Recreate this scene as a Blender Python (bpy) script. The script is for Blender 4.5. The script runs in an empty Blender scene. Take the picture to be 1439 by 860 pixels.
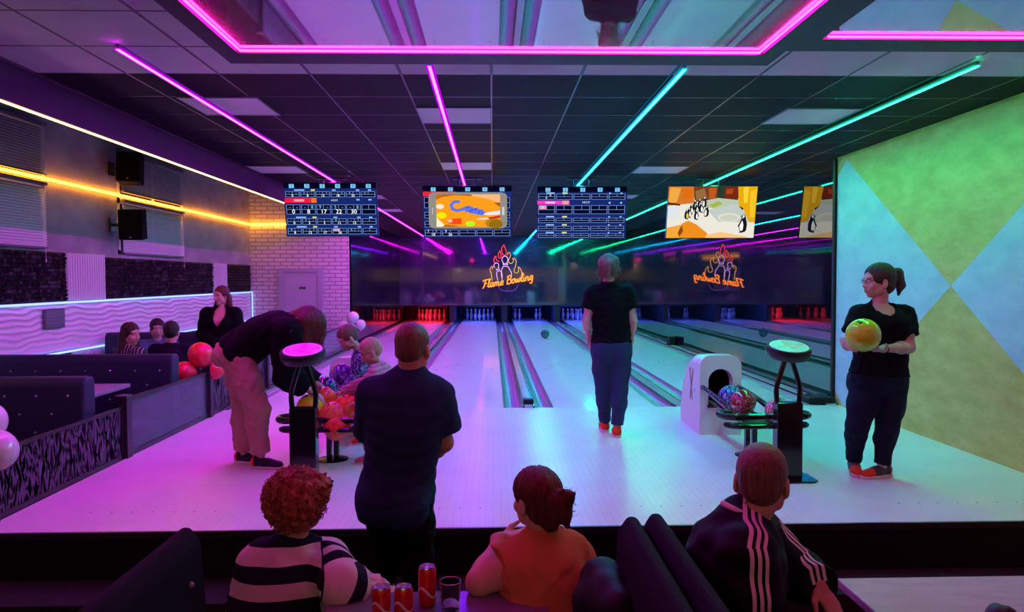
import bpy, math, random
import numpy as np
from mathutils import Vector, Matrix, Euler
random.seed(7)
RNG = np.random.default_rng(11)
C = bpy.context.scene.collection
PI = math.pi
# ------------------------------------------------------------------ camera
F = 1050.0
CAM = np.array((0.0, 0.0, 1.5))
_yaw, _pitch, _roll = -math.atan(27.5/F), -math.atan(39.0/F), -0.0035
CAMROT = (Matrix.Rotation(_yaw, 3, 'Z') @ Matrix.Rotation(_pitch, 3, 'X') @ Matrix.Rotation(PI/2, 3, 'X') @ Matrix.Rotation(_roll, 3, 'Z'))
CR = np.array(CAMROT)
def ray(px, py):
    return CR @ np.array(((px-719.5)/F, -(py-430.0)/F, -1.0))
def P(px, py, D):                      # the point at distance Y = D that the photo shows at a pixel
    d = ray(px, py)
    return CAM + d*(D/d[1])
def PZ(px, py, z):                     # the point at height z
    d = ray(px, py)
    return CAM + d*((z-CAM[2])/d[2])
def V(*a): return np.array(a, float)
def nrm(v):
    v = np.asarray(v, float); return v/(np.linalg.norm(v)+1e-12)

# ------------------------------------------------------------------ materials
MATS = {}
def nodes_of(m):
    m.use_nodes = True
    nt = m.node_tree
    return nt, nt.nodes, nt.links, nt.nodes['Principled BSDF']
def mat(name, col, rough=.5, metal=0, spec=.5, emit=None, estr=1.0, var=0, vscale=8, bump=0, bscale=60, coat=0, trans=0, alpha=1, sheen=0, ior=1.45, stretch=(1,1,1)):
    if name in MATS: return MATS[name]
    m = bpy.data.materials.new(name); MATS[name] = m
    nt, N, L, b = nodes_of(m)
    b.inputs['Base Color'].default_value = (*col, 1)
    b.inputs['Roughness'].default_value = rough
    b.inputs['Metallic'].default_value = metal
    b.inputs['Specular IOR Level'].default_value = spec
    b.inputs['IOR'].default_value = ior
    b.inputs['Coat Weight'].default_value = coat
    b.inputs['Coat Roughness'].default_value = .05
    b.inputs['Transmission Weight'].default_value = trans
    b.inputs['Alpha'].default_value = alpha
    b.inputs['Sheen Weight'].default_value = sheen
    if emit is not None:
        b.inputs['Emission Color'].default_value = (*emit, 1)
        b.inputs['Emission Strength'].default_value = estr
    if var or bump:
        tc = N.new('ShaderNodeTexCoord'); mp = N.new('ShaderNodeMapping')
        mp.inputs['Scale'].default_value = stretch
        L.new(tc.outputs['Object'], mp.inputs['Vector'])
    if var:
        nz = N.new('ShaderNodeTexNoise'); nz.inputs['Scale'].default_value = vscale; nz.inputs['Detail'].default_value = 5
        L.new(mp.outputs[0], nz.inputs['Vector'])
        rp = N.new('ShaderNodeValToRGB')
        rp.color_ramp.elements[0].position = .3; rp.color_ramp.elements[1].position = .7
        rp.color_ramp.elements[0].color = (*[c*(1-var) for c in col], 1)
        rp.color_ramp.elements[1].color = (*[min(1, c*(1+var)) for c in col], 1)
        L.new(nz.outputs['Fac'], rp.inputs[0]); L.new(rp.outputs[0], b.inputs['Base Color'])
    if bump:
        n2 = N.new('ShaderNodeTexNoise'); n2.inputs['Scale'].default_value = bscale; n2.inputs['Detail'].default_value = 3
        L.new(mp.outputs[0], n2.inputs['Vector'])
        bp = N.new('ShaderNodeBump'); bp.inputs['Strength'].default_value = bump; bp.inputs['Distance'].default_value = .01
        L.new(n2.outputs['Fac'], bp.inputs['Height']); L.new(bp.outputs[0], b.inputs['Normal'])
    return m
def emis(name, col, s):
    if name in MATS: return MATS[name]
    m = bpy.data.materials.new(name); MATS[name] = m; m.use_nodes = True
    nt = m.node_tree; nt.nodes.clear()
    e = nt.nodes.new('ShaderNodeEmission'); o = nt.nodes.new('ShaderNodeOutputMaterial')
    e.inputs[0].default_value = (*col, 1); e.inputs[1].default_value = s
    nt.links.new(e.outputs[0], o.inputs[0]); return m
def srgb(r, g, b):
    f = lambda c: (c/255/12.92) if c/255 <= .04045 else ((c/255+.055)/1.055)**2.4
    return (f(r), f(g), f(b))

# ------------------------------------------------------------------ mesh collector
class MB:
    def __init__(s): s.v = []; s.f = []; s.m = []; s.n = 0
    def add(s, verts, faces, mi=0):
        verts = np.asarray(verts, float).reshape(-1, 3)
        s.v.append(verts); o = s.n; s.n += len(verts)
        if isinstance(faces, np.ndarray): faces = (faces+o).tolist(); s.f += faces
        else: s.f += [[i+o for i in f] for f in faces]
        k = len(faces)
        s.m += (list(mi) if hasattr(mi, '__len__') else [mi]*k)
        return s
    def box(s, lo, hi, mi=0, R=None, at=None):
        lo, hi = np.array(lo, float), np.array(hi, float)
        v = np.array([[(lo, hi)[i & 1][0], (lo, hi)[(i >> 1) & 1][1], (lo, hi)[(i >> 2) & 1][2]] for i in range(8)])
        if R is not None: v = v @ np.array(R).T
        if at is not None: v = v+np.array(at)
        return s.add(v, [[0, 2, 3, 1], [4, 5, 7, 6], [0, 1, 5, 4], [2, 6, 7, 3], [0, 4, 6, 2], [1, 3, 7, 5]], mi)
    def tube(s, pts, r, mi=0, seg=10, closed=False, squash=None):
        pts = [np.array(p, float) for p in pts]; n = len(pts)
        rs = r if hasattr(r, '__len__') else [r]*n
        T = []
        for i in range(n):
            a = pts[(i-1) % n] if (closed or i > 0) else pts[i]
            b = pts[(i+1) % n] if (closed or i < n-1) else pts[i]
            T.append(nrm(b-a))
        u = np.cross(T[0], (0, 0, 1.0))
        if np.linalg.norm(u) < 1e-3: u = np.cross(T[0], (1.0, 0, 0))
        u = nrm(u); vs = []
        for i in range(n):
            u = nrm(u-T[i]*np.dot(u, T[i])); w = np.cross(T[i], u)
            for k in range(seg):
                a = 2*PI*k/seg
                vs.append(pts[i]+rs[i]*(math.cos(a)*u+math.sin(a)*w))
        f = []
        for i in range(n if closed else n-1):
            j = (i+1) % n
            for k in range(seg):
                l = (k+1) % seg
                f.append([i*seg+k, i*seg+l, j*seg+l, j*seg+k])
        if not closed:
            f.append(list(range(seg))[::-1]); f.append([(n-1)*seg+k for k in range(seg)])
        return s.add(vs, f, mi)
    def lathe(s, prof, at=(0, 0, 0), seg=24, mi=0, R=None):   # prof: (r, z)
        v = []; f = []
        for (r, z) in prof:
            for k in range(seg):
                a = 2*PI*k/seg; v.append((r*math.cos(a), r*math.sin(a), z))
        for i in range(len(prof)-1):
            for k in range(seg):
                l = (k+1) % seg
                f.append([i*seg+k, i*seg+l, (i+1)*seg+l, (i+1)*seg+k])
        if prof[0][0] > 1e-5: f.append(list(range(seg))[::-1])
        if prof[-1][0] > 1e-5: f.append([(len(prof)-1)*seg+k for k in range(seg)])
        v = np.array(v)
        if R is not None: v = v @ np.array(R).T
        return s.add(v+np.array(at), f, mi)
    def sphere(s, c, r, mi=0, seg=24, rings=14, R=None):
        r = np.array(r if hasattr(r, '__len__') else (r, r, r), float)
        prof = [(math.sin(PI*i/rings), -math.cos(PI*i/rings)) for i in range(rings+1)]
        v = []; f = []
        for (q, z) in prof:
            for k in range(seg):
                a = 2*PI*k/seg; v.append((q*math.cos(a), q*math.sin(a), z))
        v = np.array(v)*r
        for i in range(rings):
            for k in range(seg):
                l = (k+1) % seg
                f.append([i*seg+k, i*seg+l, (i+1)*seg+l, (i+1)*seg+k])
        if R is not None: v = v @ np.array(R).T
        return s.add(v+np.array(c), f, mi)
    def prism(s, poly, axis, a, b, mi=0):     # 2-D outline extruded along an axis from a to b
        n = len(poly); v = []
        for t in (a, b):
            for (p, q) in poly:
                v.append({'x': (t, p, q), 'y': (p, t, q), 'z': (p, q, t)}[axis])
        f = [list(range(n))[::-1], list(range(n, 2*n))]
        for i in range(n):
            j = (i+1) % n; f.append([i, j, n+j, n+i])
        return s.add(v, f, mi)
    def grid(s, fn, nu, nv, mi=0):            # fn(u, v) -> point, u, v in 0..1 arrays
        U, W = np.meshgrid(np.linspace(0, 1, nu), np.linspace(0, 1, nv), indexing='ij')
        pts = np.stack(fn(U, W), -1).reshape(-1, 3)
        i, j = np.meshgrid(np.arange(nu-1), np.arange(nv-1), indexing='ij')
        a = (i*nv+j).ravel()
        return s.add(pts, np.stack([a, a+nv, a+nv+1, a+1], -1), mi)
    def build(s, name, mats, parent=None, smooth=False, bevel=0, seg=2, origin=None, fixn=True):
        me = bpy.data.meshes.new(name)
        v = np.concatenate(s.v)
        o = np.zeros(3)
        if origin is not None: o = np.array(origin, float)
        elif parent is not None: o = np.array(parent.matrix_world.translation) if False else np.array(parent.get('_at', (0, 0, 0)))
        me.from_pydata((v-o).tolist(), [], s.f)
        if not isinstance(mats, (list, tuple)): mats = [mats]
        for m in mats: me.materials.append(m)
        me.polygons.foreach_set('material_index', np.array(s.m, dtype=np.int32))
        if smooth is True: me.polygons.foreach_set('use_smooth', np.ones(len(me.polygons), bool))
        me.update()
        if fixn:
            import bmesh
            bm = bmesh.new(); bm.from_mesh(me); bmesh.ops.recalc_face_normals(bm, faces=bm.faces); bm.to_mesh(me); bm.free()
        if smooth == 'auto':
            me.polygons.foreach_set('use_smooth', np.ones(len(me.polygons), bool)); me.set_sharp_from_angle(angle=math.radians(35))
        ob = bpy.data.objects.new(name, me); C.objects.link(ob)
        if parent is not None: ob.parent = parent
        if origin is not None: ob.location = o
        if origin is not None: ob['_at'] = tuple(o)
        elif parent is not None: ob['_at'] = tuple(o)
        else: ob['_at'] = (0.0, 0.0, 0.0)
        if bevel:
            md = ob.modifiers.new('bevel', 'BEVEL'); md.width = bevel; md.segments = seg; md.limit_method = 'ANGLE'
            md.harden_normals = False
        return ob
def tag(o, label=None, cat=None, group=None, kind=None):
    if label: o['label'] = label
    if cat: o['category'] = cat
    if group: o['group'] = group
    if kind: o['kind'] = kind
    return o
def thing(name, label, cat, at=(0, 0, 0), group=None):
    o = bpy.data.objects.new(name, None); C.objects.link(o)
    o.empty_display_size = .1
    o.location = tuple(float(x) for x in at); o['_at'] = tuple(float(x) for x in at)
    return tag(o, label, cat, group)
def struct(o): o['kind'] = 'structure'; return o
def copy_tree(o, parent=None):
    c = o.copy(); C.objects.link(c)
    if parent is not None: c.parent = parent
    for ch in list(o.children): copy_tree(ch, c)
    return c
def spline(pts, n=8):                       # Catmull-Rom through the points
    pts = [np.array(p, float) for p in pts]; out = []
    for i in range(len(pts)-1):
        p0 = pts[max(i-1, 0)]; p1 = pts[i]; p2 = pts[i+1]; p3 = pts[min(i+2, len(pts)-1)]
        for k in range(n):
            t = k/n
            out.append(.5*((2*p1)+(-p0+p2)*t+(2*p0-5*p1+4*p2-p3)*t*t+(-p0+3*p1-3*p2+p3)*t**3))
    out.append(pts[-1]); return out
def text_mesh(body, size, extrude=0.0005, shear=0, align='CENTER'):
    cu = bpy.data.curves.new('t', 'FONT'); cu.body = body; cu.size = size; cu.extrude = extrude; cu.shear = shear
    cu.align_x = align; cu.align_y = 'CENTER'; cu.resolution_u = 3
    ob = bpy.data.objects.new('t', cu); C.objects.link(ob)
    dg = bpy.context.evaluated_depsgraph_get()
    me = bpy.data.meshes.new_from_object(ob.evaluated_get(dg))
    v = np.array([x.co[:] for x in me.vertices]).reshape(-1, 3); f = [list(p.vertices) for p in me.polygons]
    bpy.data.objects.remove(ob); bpy.data.curves.remove(cu); bpy.data.meshes.remove(me)
    return v, f
# ------------------------------------------------------------------ soft bodies: blended tapered limbs meshed as one skin
def cone(a, b, ra, rb, cuts=()):
    return ('c', np.array(a, float), np.array(b, float), ra, rb, list(cuts))
def ell(c, r, R=None, cuts=()):
    return ('e', np.array(c, float), np.array(r, float), np.eye(3) if R is None else np.array(R, float), 0, list(cuts))
def prim_d(p, X):
    if p[0] == 'c':
        a, b, ra, rb = p[1:5]; ab = b-a; L2 = float(ab @ ab)+1e-12
        t = np.clip(((X-a) @ ab)/L2, 0, 1)
        d = np.linalg.norm(X-a-t[..., None]*ab, axis=-1)-(ra+(rb-ra)*t)
    else:
        q = (X-p[1]) @ p[3]
        k0 = np.linalg.norm(q/p[2], axis=-1); k1 = np.linalg.norm(q/p[2]**2, axis=-1)
        d = k0*(k0-1)/(k1+1e-9)
    for (c, n) in p[5]:
        d = np.maximum(d, (X-c) @ n)
    return d
def prim_box(p):
    if p[0] == 'c':
        return np.minimum(p[1]-p[3], p[2]-p[4]), np.maximum(p[1]+p[3], p[2]+p[4])
    h = np.sqrt(((p[3]*p[2])**2).sum(1))
    return p[1]-h, p[1]+h
def nets(D, lo, h):
    S = D < 0
    nx, ny, nz = D.shape
    cnt = np.zeros((nx-1, ny-1, nz-1), np.int8)
    for i in (0, 1):
        for j in (0, 1):
            for k in (0, 1):
                cnt += S[i:nx-1+i, j:ny-1+j, k:nz-1+k]
    act = (cnt > 0) & (cnt < 8)
    I = np.argwhere(act)
    if len(I) == 0: return np.zeros((0, 3)), np.zeros((0, 4), int)
    idx = -np.ones(act.shape, np.int64); idx[act] = np.arange(len(I))
    acc = np.zeros((len(I), 3)); n = np.zeros(len(I))
    cs = [(i, j, k) for i in (0, 1) for j in (0, 1) for k in (0, 1)]
    for a in cs:
        for ax in range(3):
            if a[ax]: continue
            b = list(a); b[ax] = 1
            da = D[I[:, 0]+a[0], I[:, 1]+a[1], I[:, 2]+a[2]]; db = D[I[:, 0]+b[0], I[:, 1]+b[1], I[:, 2]+b[2]]
            m = (da < 0) != (db < 0)
            t = np.where(m, da/np.where(m, da-db, 1), 0)
            pos = np.tile(np.array(a, float), (len(I), 1)); pos[:, ax] = t
            acc[m] += pos[m]; n[m] += 1
    v = lo+(I+acc/n[:, None])*h
    F_ = []
    for ax in range(3):
        o1, o2 = [(1, 2), (2, 0), (0, 1)][ax]
        sl = [slice(None)]*3; sl2 = [slice(None)]*3
        sl[ax] = slice(0, D.shape[ax]-1); sl2[ax] = slice(1, D.shape[ax])
        ch = S[tuple(sl)] != S[tuple(sl2)]
        E = np.argwhere(ch)
        E = E[(E[:, o1] > 0) & (E[:, o2] > 0) & (E[:, o1] < D.shape[o1]-1) & (E[:, o2] < D.shape[o2]-1)]
        if len(E) == 0: continue
        q = []
        for (d1, d2) in ((0, 0), (1, 0), (1, 1), (0, 1)):
            e = E.copy(); e[:, o1] -= d1; e[:, o2] -= d2
            q.append(idx[e[:, 0], e[:, 1], e[:, 2]])
        q = np.stack(q, -1)
        flip = ~S[E[:, 0], E[:, 1], E[:, 2]]
        q[flip] = q[flip][:, ::-1]
        F_.append(q[:, ::-1])
    return v, np.concatenate(F_)
def sdf_mesh(prims, h=.01, off=0., k=.03, cuts=(), subs=(), noise=None, ksub=.01, smooth=1):
    lo = np.min([prim_box(p)[0] for p in prims], 0)-off-3*h-.012
    hi = np.max([prim_box(p)[1] for p in prims], 0)+off+3*h+.012
    n = np.ceil((hi-lo)/h).astype(int)+1
    D = np.full(n, 1e2)
    ax = [lo[i]+h*np.arange(n[i]) for i in range(3)]
    for p in prims:
        a, b = prim_box(p); mg = off+k+2.5*h+.015
        i0 = np.maximum(np.floor((a-mg-lo)/h).astype(int), 0); i1 = np.minimum(np.ceil((b+mg-lo)/h).astype(int)+1, n)
        G = np.stack(np.meshgrid(*[ax[i][i0[i]:i1[i]] for i in range(3)], indexing='ij'), -1)
        d = prim_d(p, G)
        s = D[i0[0]:i1[0], i0[1]:i1[1], i0[2]:i1[2]]
        hh = np.maximum(k-np.abs(s-d), 0)/k
        D[i0[0]:i1[0], i0[1]:i1[1], i0[2]:i1[2]] = np.minimum(s, d)-hh*hh*k/4
    D -= off
    band = D < .08
    if noise is not None or cuts or subs:
        I = np.argwhere(band); X = lo+I*h; d = D[band]
        if noise is not None: d = d+noise(X)
        for (c, nn) in cuts: d = np.maximum(d, (X-np.array(c)) @ np.array(nn))
        for p in subs:
            e = -prim_d(p, X); hh = np.maximum(ksub-np.abs(d-e), 0)/ksub
            d = np.maximum(d, e)+hh*hh*ksub/4
        D[band] = d
    v, f = nets(D, lo, h)
    for _ in range(smooth):                        # light relaxation takes the voxel steps out
        acc = np.zeros_like(v); c = np.zeros(len(v))
        for a, b in ((0, 1), (1, 2), (2, 3), (3, 0)):
            np.add.at(acc, f[:, a], v[f[:, b]]); np.add.at(c, f[:, a], 1)
            np.add.at(acc, f[:, b], v[f[:, a]]); np.add.at(c, f[:, b], 1)
        v = v*.45+.55*acc/np.maximum(c, 1)[:, None]
    return v, f
def folds(amp, freq, seed=0, axis=None, side=0):
    r = np.random.default_rng(seed)
    K = r.normal(size=(5, 3))*freq*3.2; amp = amp*.75; ph = r.uniform(0, 6.28, 5)
    if axis is not None:
        a = nrm(axis); K = K-np.outer(K @ a, a)*.75
    def fn(X):
        w = np.sin(X @ K[3]*.6+ph[3])*1.2
        s = np.zeros(len(X))
        for i in range(3): s += np.sin(X @ K[i]+ph[i]+w)
        return amp*s/1.8 if side == 0 else amp*(side+s/1.8)*.75
    return fn
def frame(fwd, up):
    up = nrm(up); f = np.asarray(fwd, float); f = nrm(f-up*(f @ up)); r = np.cross(f, up)
    return np.stack([r, f, up], 1)          # columns: right, forward, up
def frame_f(fwd, up):                       # forward kept exactly
    f = nrm(fwd); u = np.asarray(up, float); u = nrm(u-f*(u @ f)); r = np.cross(f, u)
    return np.stack([r, f, u], 1)
def loc(c, R, s=1.0):
    return lambda x, y, z: np.array(c)+R @ (np.array((x, y, z))*s)
def head_prims(c, R, s=1.0, fem=0.0):
    T = loc(c, R, s); E = lambda p, r: ell(T(*p), np.array(r)*s, R)
    pr = [E((0, -.014, .036), (.076, .097, .084)), E((0, .022, -.025), (.061, .068, .085)), E((0, .058, -.088), (.03-.004*fem, .028, .022)),
          E((0, .066, -.035), (.042, .026, .05)), E((0, .068, .034), (.056, .024, .03)),
          cone(T(0, .088, .012), T(0, .106, -.026), .0085*s, .0125*s), E((.011, .094, -.031), (.009, .009, .008)), E((-.011, .094, -.031), (.009, .009, .008)),
          E((.038, .056, -.026), (.026, .026, .026)), E((-.038, .056, -.026), (.026, .026, .026)),
          E((0, .087, -.056), (.023, .01, .006)), E((0, .085, -.066), (.02, .011, .0075)),
          E((.079, -.006, -.012), (.009, .02, .033)), E((-.079, -.006, -.012), (.009, .02, .033)),
          E((.076, .0, -.03), (.009, .012, .014)), E((-.076, .0, -.03), (.009, .012, .014)),
          E((.05, .01, -.06), (.022, .04, .03)), E((-.05, .01, -.06), (.022, .04, .03))]
    return pr
def head_subs(c, R, s=1.0):
    T = loc(c, R, s)
    return [ell(T(x, .094, .006), np.array((.017, .014, .011))*s, R) for x in (-.031, .031)]
def hand_prims(w, d, n, side, curl=.35, s=1.0, spread=1.0, thumb=.5):
    """w wrist, d pointing direction, n palm normal; thumb leaves the side of the palm"""
    d = nrm(d); n = nrm(np.asarray(n, float)-d*(np.asarray(n) @ d)); a = np.cross(d, n)*side
    w = np.array(w, float); R = np.stack([a, d, n], 1)
    pr = [cone(w-d*.02*s, w+d*.02*s, .026*s, .026*s), ell(w+d*.052*s, np.array((.04, .052, .017))*s, R)]
    for q, ln, b in ((.029, .066, .088), (.0105, .076, .095), (-.009, .07, .092), (-.027, .055, .082)):
        p = w+d*b*s*.96+a*q*s
        dd = nrm(d+a*q*2.2*spread); ang = 0
        pr.append(cone(w+d*.045*s+a*q*.8*s, p, .0115*s, .0105*s))
        for i, fr in enumerate((.45, .32, .27)):
            ang += curl*(.8, 1.1, .8)[i]
            e = dd*math.cos(ang)+n*math.sin(ang)
            p2 = p+e*ln*fr*s
            pr.append(cone(p, p2, (.0102-.0008*i)*s, (.0096-.0009*i)*s)); p = p2
    p = w+d*.022*s+a*.03*s
    e = nrm(d*.75+a*.75+n*thumb); p2 = p+e*.042*s
    pr.append(cone(p, p2, .0135*s, .0115*s))
    e = nrm(d*1.0+a*.25+n*thumb*1.3); p3 = p2+e*.034*s
    pr.append(cone(p2, p3, .011*s, .0085*s))
    return pr
def lerp(a, b, t): return np.array(a)*(1-t)+np.array(b)*t
def body_groups(J, B):
    """J joints (world), B girths. Returns prims by region."""
    g = {}; S = B.get('s', 1.0)
    right = nrm(J['shR']-J['shL']); up = nrm(J['neck']-J['pelvis'])
    fwd = nrm(np.cross(up, right)); right2 = np.cross(fwd, up)
    R = np.stack([right2, fwd, up], 1)
    hr = nrm(J['hipR']-J['hipL']); hu = nrm(J.get('waist', lerp(J['pelvis'], J['neck'], .35))-J['pelvis'])
    hf = nrm(np.cross(hu, hr)); hr = np.cross(hf, hu); HR = np.stack([hr, hf, hu], 1)
    w = J.get('waist', lerp(J['pelvis'], J['neck'], .38)); L = np.linalg.norm(J['neck']-J['pelvis'])
    cw, cd, bw, bd, pw, pd = B['chest']+B['belly']+B['hip']
    ch = lerp(w, J['neck'], .5)
    t = [ell(ch, (cw, cd, .3*L), R), ell(w+hf*B.get('tummy', .0), (bw, bd, .24*L), lerpR(R, HR)), ell(J['pelvis'], (pw, pd, .2*L), HR),
         ell(lerp(w, ch, .5), ((cw+bw)/2, (cd+bd)/2, .2*L), R)]
    key = [(0., pw, pd), (.30, (pw+bw)/2, (pd+bd)/2), (.46, bw, bd), (.72, (cw+bw)/2, (cd+bd)/2), (.9, cw, cd), (1.12, cw*.97, cd*.95), (1.3, cw*.70, cd*.78)]
    for i in range(11):
        u = -.06+1.36*i/10; rx = np.interp(u, [k_[0] for k_ in key], [k_[1] for k_ in key]); ry = np.interp(u, [k_[0] for k_ in key], [k_[2] for k_ in key])
        if u <= .46: c_ = lerp(J['pelvis'], w, u/.46); Rm = lerpR(HR, lerpR(R, HR)) if u < .2 else lerpR(R, HR)
        else: c_ = lerp(w, ch, (u-.46)/.44) if u < .9 else lerp(ch, J['neck'], (u-.9)/.44*.5); Rm = R
        t.append(ell(c_+hf*B.get('tummy', 0)*max(0, 1-abs(u-.4)/.4), (rx*.985, ry*.985, .15*L), Rm))
    for s in ('shL', 'shR'):
        t.append(cone(lerp(J['neck'], J[s], .15)-up*.03*S, J[s], .055*S, B.get('sh', .062)*S))
    sg = B.get('bust', 0)
    if sg:
        for s in (-1, 1): t.append(ell(ch+R @ np.array((s*cw*.45, cd*.72, .02*S)), (cw*.42, sg, sg*1.05), R))
    for s in (-1, 1): t.append(ell(J['pelvis']+HR @ np.array((s*pw*.48, -pd*.55, -.05*S)), (pw*.5, pd*.62, .11*S), HR))
    g['torso'] = t; g['R'] = R; g['HR'] = HR; g['up'] = up; g['hu'] = hu; g['waistp'] = w
    r = B.get('arm', (.052, .042, .038, .026))
    for s in 'LR':
        sh, el, wr = J['sh'+s], J['el'+s], J['wr'+s]
        g['ua'+s] = [cone(sh, lerp(sh, el, .5), r[0]*1.1, r[0]), cone(lerp(sh, el, .5), el, r[0], r[1])]
        g['fa'+s] = [cone(el, lerp(el, wr, .3), r[1], r[2]*1.07), cone(lerp(el, wr, .3), wr, r[2]*1.07, r[3])]
        q = B.get('leg', (.088, .06, .056, .038))
        hp, kn, an = J['hip'+s], J['kn'+s], J['an'+s]
        g['th'+s] = [cone(hp, lerp(hp, kn, .45), q[0], q[0]*.93), cone(lerp(hp, kn, .45), kn, q[0]*.93, q[1])]
        back = nrm(np.cross(nrm(an-kn), hr))
        if back @ hf > 0: back = -back
        cp = lerp(kn, an, .3)+back*.014*S
        g['sh_'+s] = [cone(kn, cp, q[1]*.97, q[2]), cone(cp, an, q[2], q[3])]
    g['neck'] = [cone(J['neck']-up*.03*S, J['head']+(J['HR3'] @ np.array((0, -.02, -.055)))*B.get('hs', 1), B.get('nk', .056)*S, B.get('nk', .056)*S*.95)]
    return g
def lerpR(A, Bm):
    M = (A+Bm)/2; u = nrm(M[:, 2]); f = nrm(M[:, 1]-u*(M[:, 1] @ u)); return np.stack([np.cross(f, u), f, u], 1)
# ------------------------------------------------------------------ measures of the hall
XL, XR = -3.08, 4.05          # lane hall, left fence line and right wall
XW = -5.2                     # left wall of the booth aisle
YF, YFOUL, YM, YPIN = 4.45, 8.6, 24.9, 26.9
ZC = 2.9                      # ceiling
LANES = [(-2.84, -1.66), (-1.06, .12), (.71, 1.89), (2.5, 3.66)]
YB = -7.0                     # rear wall behind the viewer

def grid_mat(name, base, line, rough, pitch, off, w, lrough=.25, var=.1, vs=3.0, bump=.15, lmetal=.3):
    m = bpy.data.materials.new(name); nt, N, L, b = nodes_of(m)
    tc = N.new('ShaderNodeTexCoord'); sp = N.new('ShaderNodeSeparateXYZ'); L.new(tc.outputs['Object'], sp.inputs[0])
    ms = []
    for i, ax in enumerate('XY'):
        a = N.new('ShaderNodeMath'); a.operation = 'SUBTRACT'; a.inputs[1].default_value = off[i]; L.new(sp.outputs[ax], a.inputs[0])
        d = N.new('ShaderNodeMath'); d.operation = 'DIVIDE'; d.inputs[1].default_value = pitch[i]; L.new(a.outputs[0], d.inputs[0])
        f = N.new('ShaderNodeMath'); f.operation = 'PINGPONG'; f.inputs[1].default_value = .5; L.new(d.outputs[0], f.inputs[0])
        l = N.new('ShaderNodeMath'); l.operation = 'LESS_THAN'; l.inputs[1].default_value = w/pitch[i]/2; L.new(f.outputs[0], l.inputs[0]); ms.append(l)
    mx = N.new('ShaderNodeMath'); mx.operation = 'MAXIMUM'; L.new(ms[0].outputs[0], mx.inputs[0]); L.new(ms[1].outputs[0], mx.inputs[1])
    nz = N.new('ShaderNodeTexNoise'); nz.inputs['Scale'].default_value = vs; nz.inputs['Detail'].default_value = 6; L.new(tc.outputs['Object'], nz.inputs['Vector'])
    rp = N.new('ShaderNodeValToRGB'); rp.color_ramp.elements[0].position = .35; rp.color_ramp.elements[1].position = .65
    rp.color_ramp.elements[0].color = (*[c*(1-var) for c in base], 1); rp.color_ramp.elements[1].color = (*[c*(1+var) for c in base], 1)
    L.new(nz.outputs['Fac'], rp.inputs[0])
    mix = N.new('ShaderNodeMix'); mix.data_type = 'RGBA'; L.new(mx.outputs[0], mix.inputs[0]); L.new(rp.outputs[0], mix.inputs[6]); mix.inputs[7].default_value = (*line, 1)
    L.new(mix.outputs[2], b.inputs['Base Color'])
    mr = N.new('ShaderNodeMix'); mr.data_type = 'FLOAT'; L.new(mx.outputs[0], mr.inputs[0]); mr.inputs[2].default_value = rough; mr.inputs[3].default_value = lrough
    L.new(mr.outputs[0], b.inputs['Roughness'])
    mm = N.new('ShaderNodeMath'); mm.operation = 'MULTIPLY'; mm.inputs[1].default_value = lmetal; L.new(mx.outputs[0], mm.inputs[0]); L.new(mm.outputs[0], b.inputs['Metallic'])
    if bump:
        n2 = N.new('ShaderNodeTexNoise'); n2.inputs['Scale'].default_value = 120; L.new(tc.outputs['Object'], n2.inputs['Vector'])
        bp = N.new('ShaderNodeBump'); bp.inputs['Strength'].default_value = bump; bp.inputs['Distance'].default_value = .004
        L.new(n2.outputs['Fac'], bp.inputs['Height']); L.new(bp.outputs[0], b.inputs['Normal'])
    return m
M_approach = grid_mat('approach_boards', (.78, .76, .76), (.66, .64, .65), .27, (.05, 50.), (0, 30.), .003, .27, .03, 2.0, 0, 0)
M_lane = grid_mat('lane_boards', (.80, .78, .80), (.68, .66, .68), .10, (.0275, 50.), (0, 30.), .0025, .14, .03, 2.0, 0, 0)
M_lane.node_tree.nodes['Principled BSDF'].inputs['Specular IOR Level'].default_value = .14
M_approach.node_tree.nodes['Principled BSDF'].inputs['Specular IOR Level'].default_value = .32
M_tile_light = grid_mat('ceiling_tile_pale', (.74, .73, .76), (.035, .035, .04), .75, (.62, .6), (0, 5.2), .022, .35, .07, 2.2, .25, .2)
M_tile_dark = grid_mat('ceiling_tile_dark', (.0075, .0065, .011), (.16, .15, .17), .6, (.62, .64), (0, 5.2), .012, .22, .15, 4, .2, .6)
M_tile_dark.node_tree.nodes['Principled BSDF'].inputs['Specular IOR Level'].default_value = .10
M_carpet = mat('dark_carpet', (.012, .010, .013), .9, var=.4, vscale=60, bump=.6, bscale=200)
M_black = mat('black_paint', (.006, .005, .007), .5, spec=.3)
M_dark = mat('dark_metal', (.010, .010, .012), .32, metal=.0, spec=.5)
M_darkgloss = mat('gloss_black', (.006, .006, .008), .12, spec=.6)
M_white = mat('white_plaster', (.72, .70, .72), .6)
M_concrete = mat('grey_plaster', (.33, .31, .33), .75, var=.22, vscale=2.2, bump=.25, bscale=9, stretch=(1, 1, 1.8))
M_bulk = mat('violet_bulkhead', (.0065, .006, .022), .7, spec=.2, var=.12, vscale=3)
M_beige = mat('beige_plaster', (.42, .36, .26), .7, var=.1)
M_trimdark = mat('nosing_metal', (.06, .05, .07), .3, metal=.7)

def slab(name, lo, hi, mats, mi=0, bevel=0, **kw):
    return struct(MB().box(lo, hi, mi).build(name, mats, bevel=bevel, **kw))
# floors
fl = MB(); fl.box((XL, YF, -.45), (XR, YFOUL, 0))
fl.m = [1 if i in (0, 2, 3, 4, 5) else 0 for i in range(6)]
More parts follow.
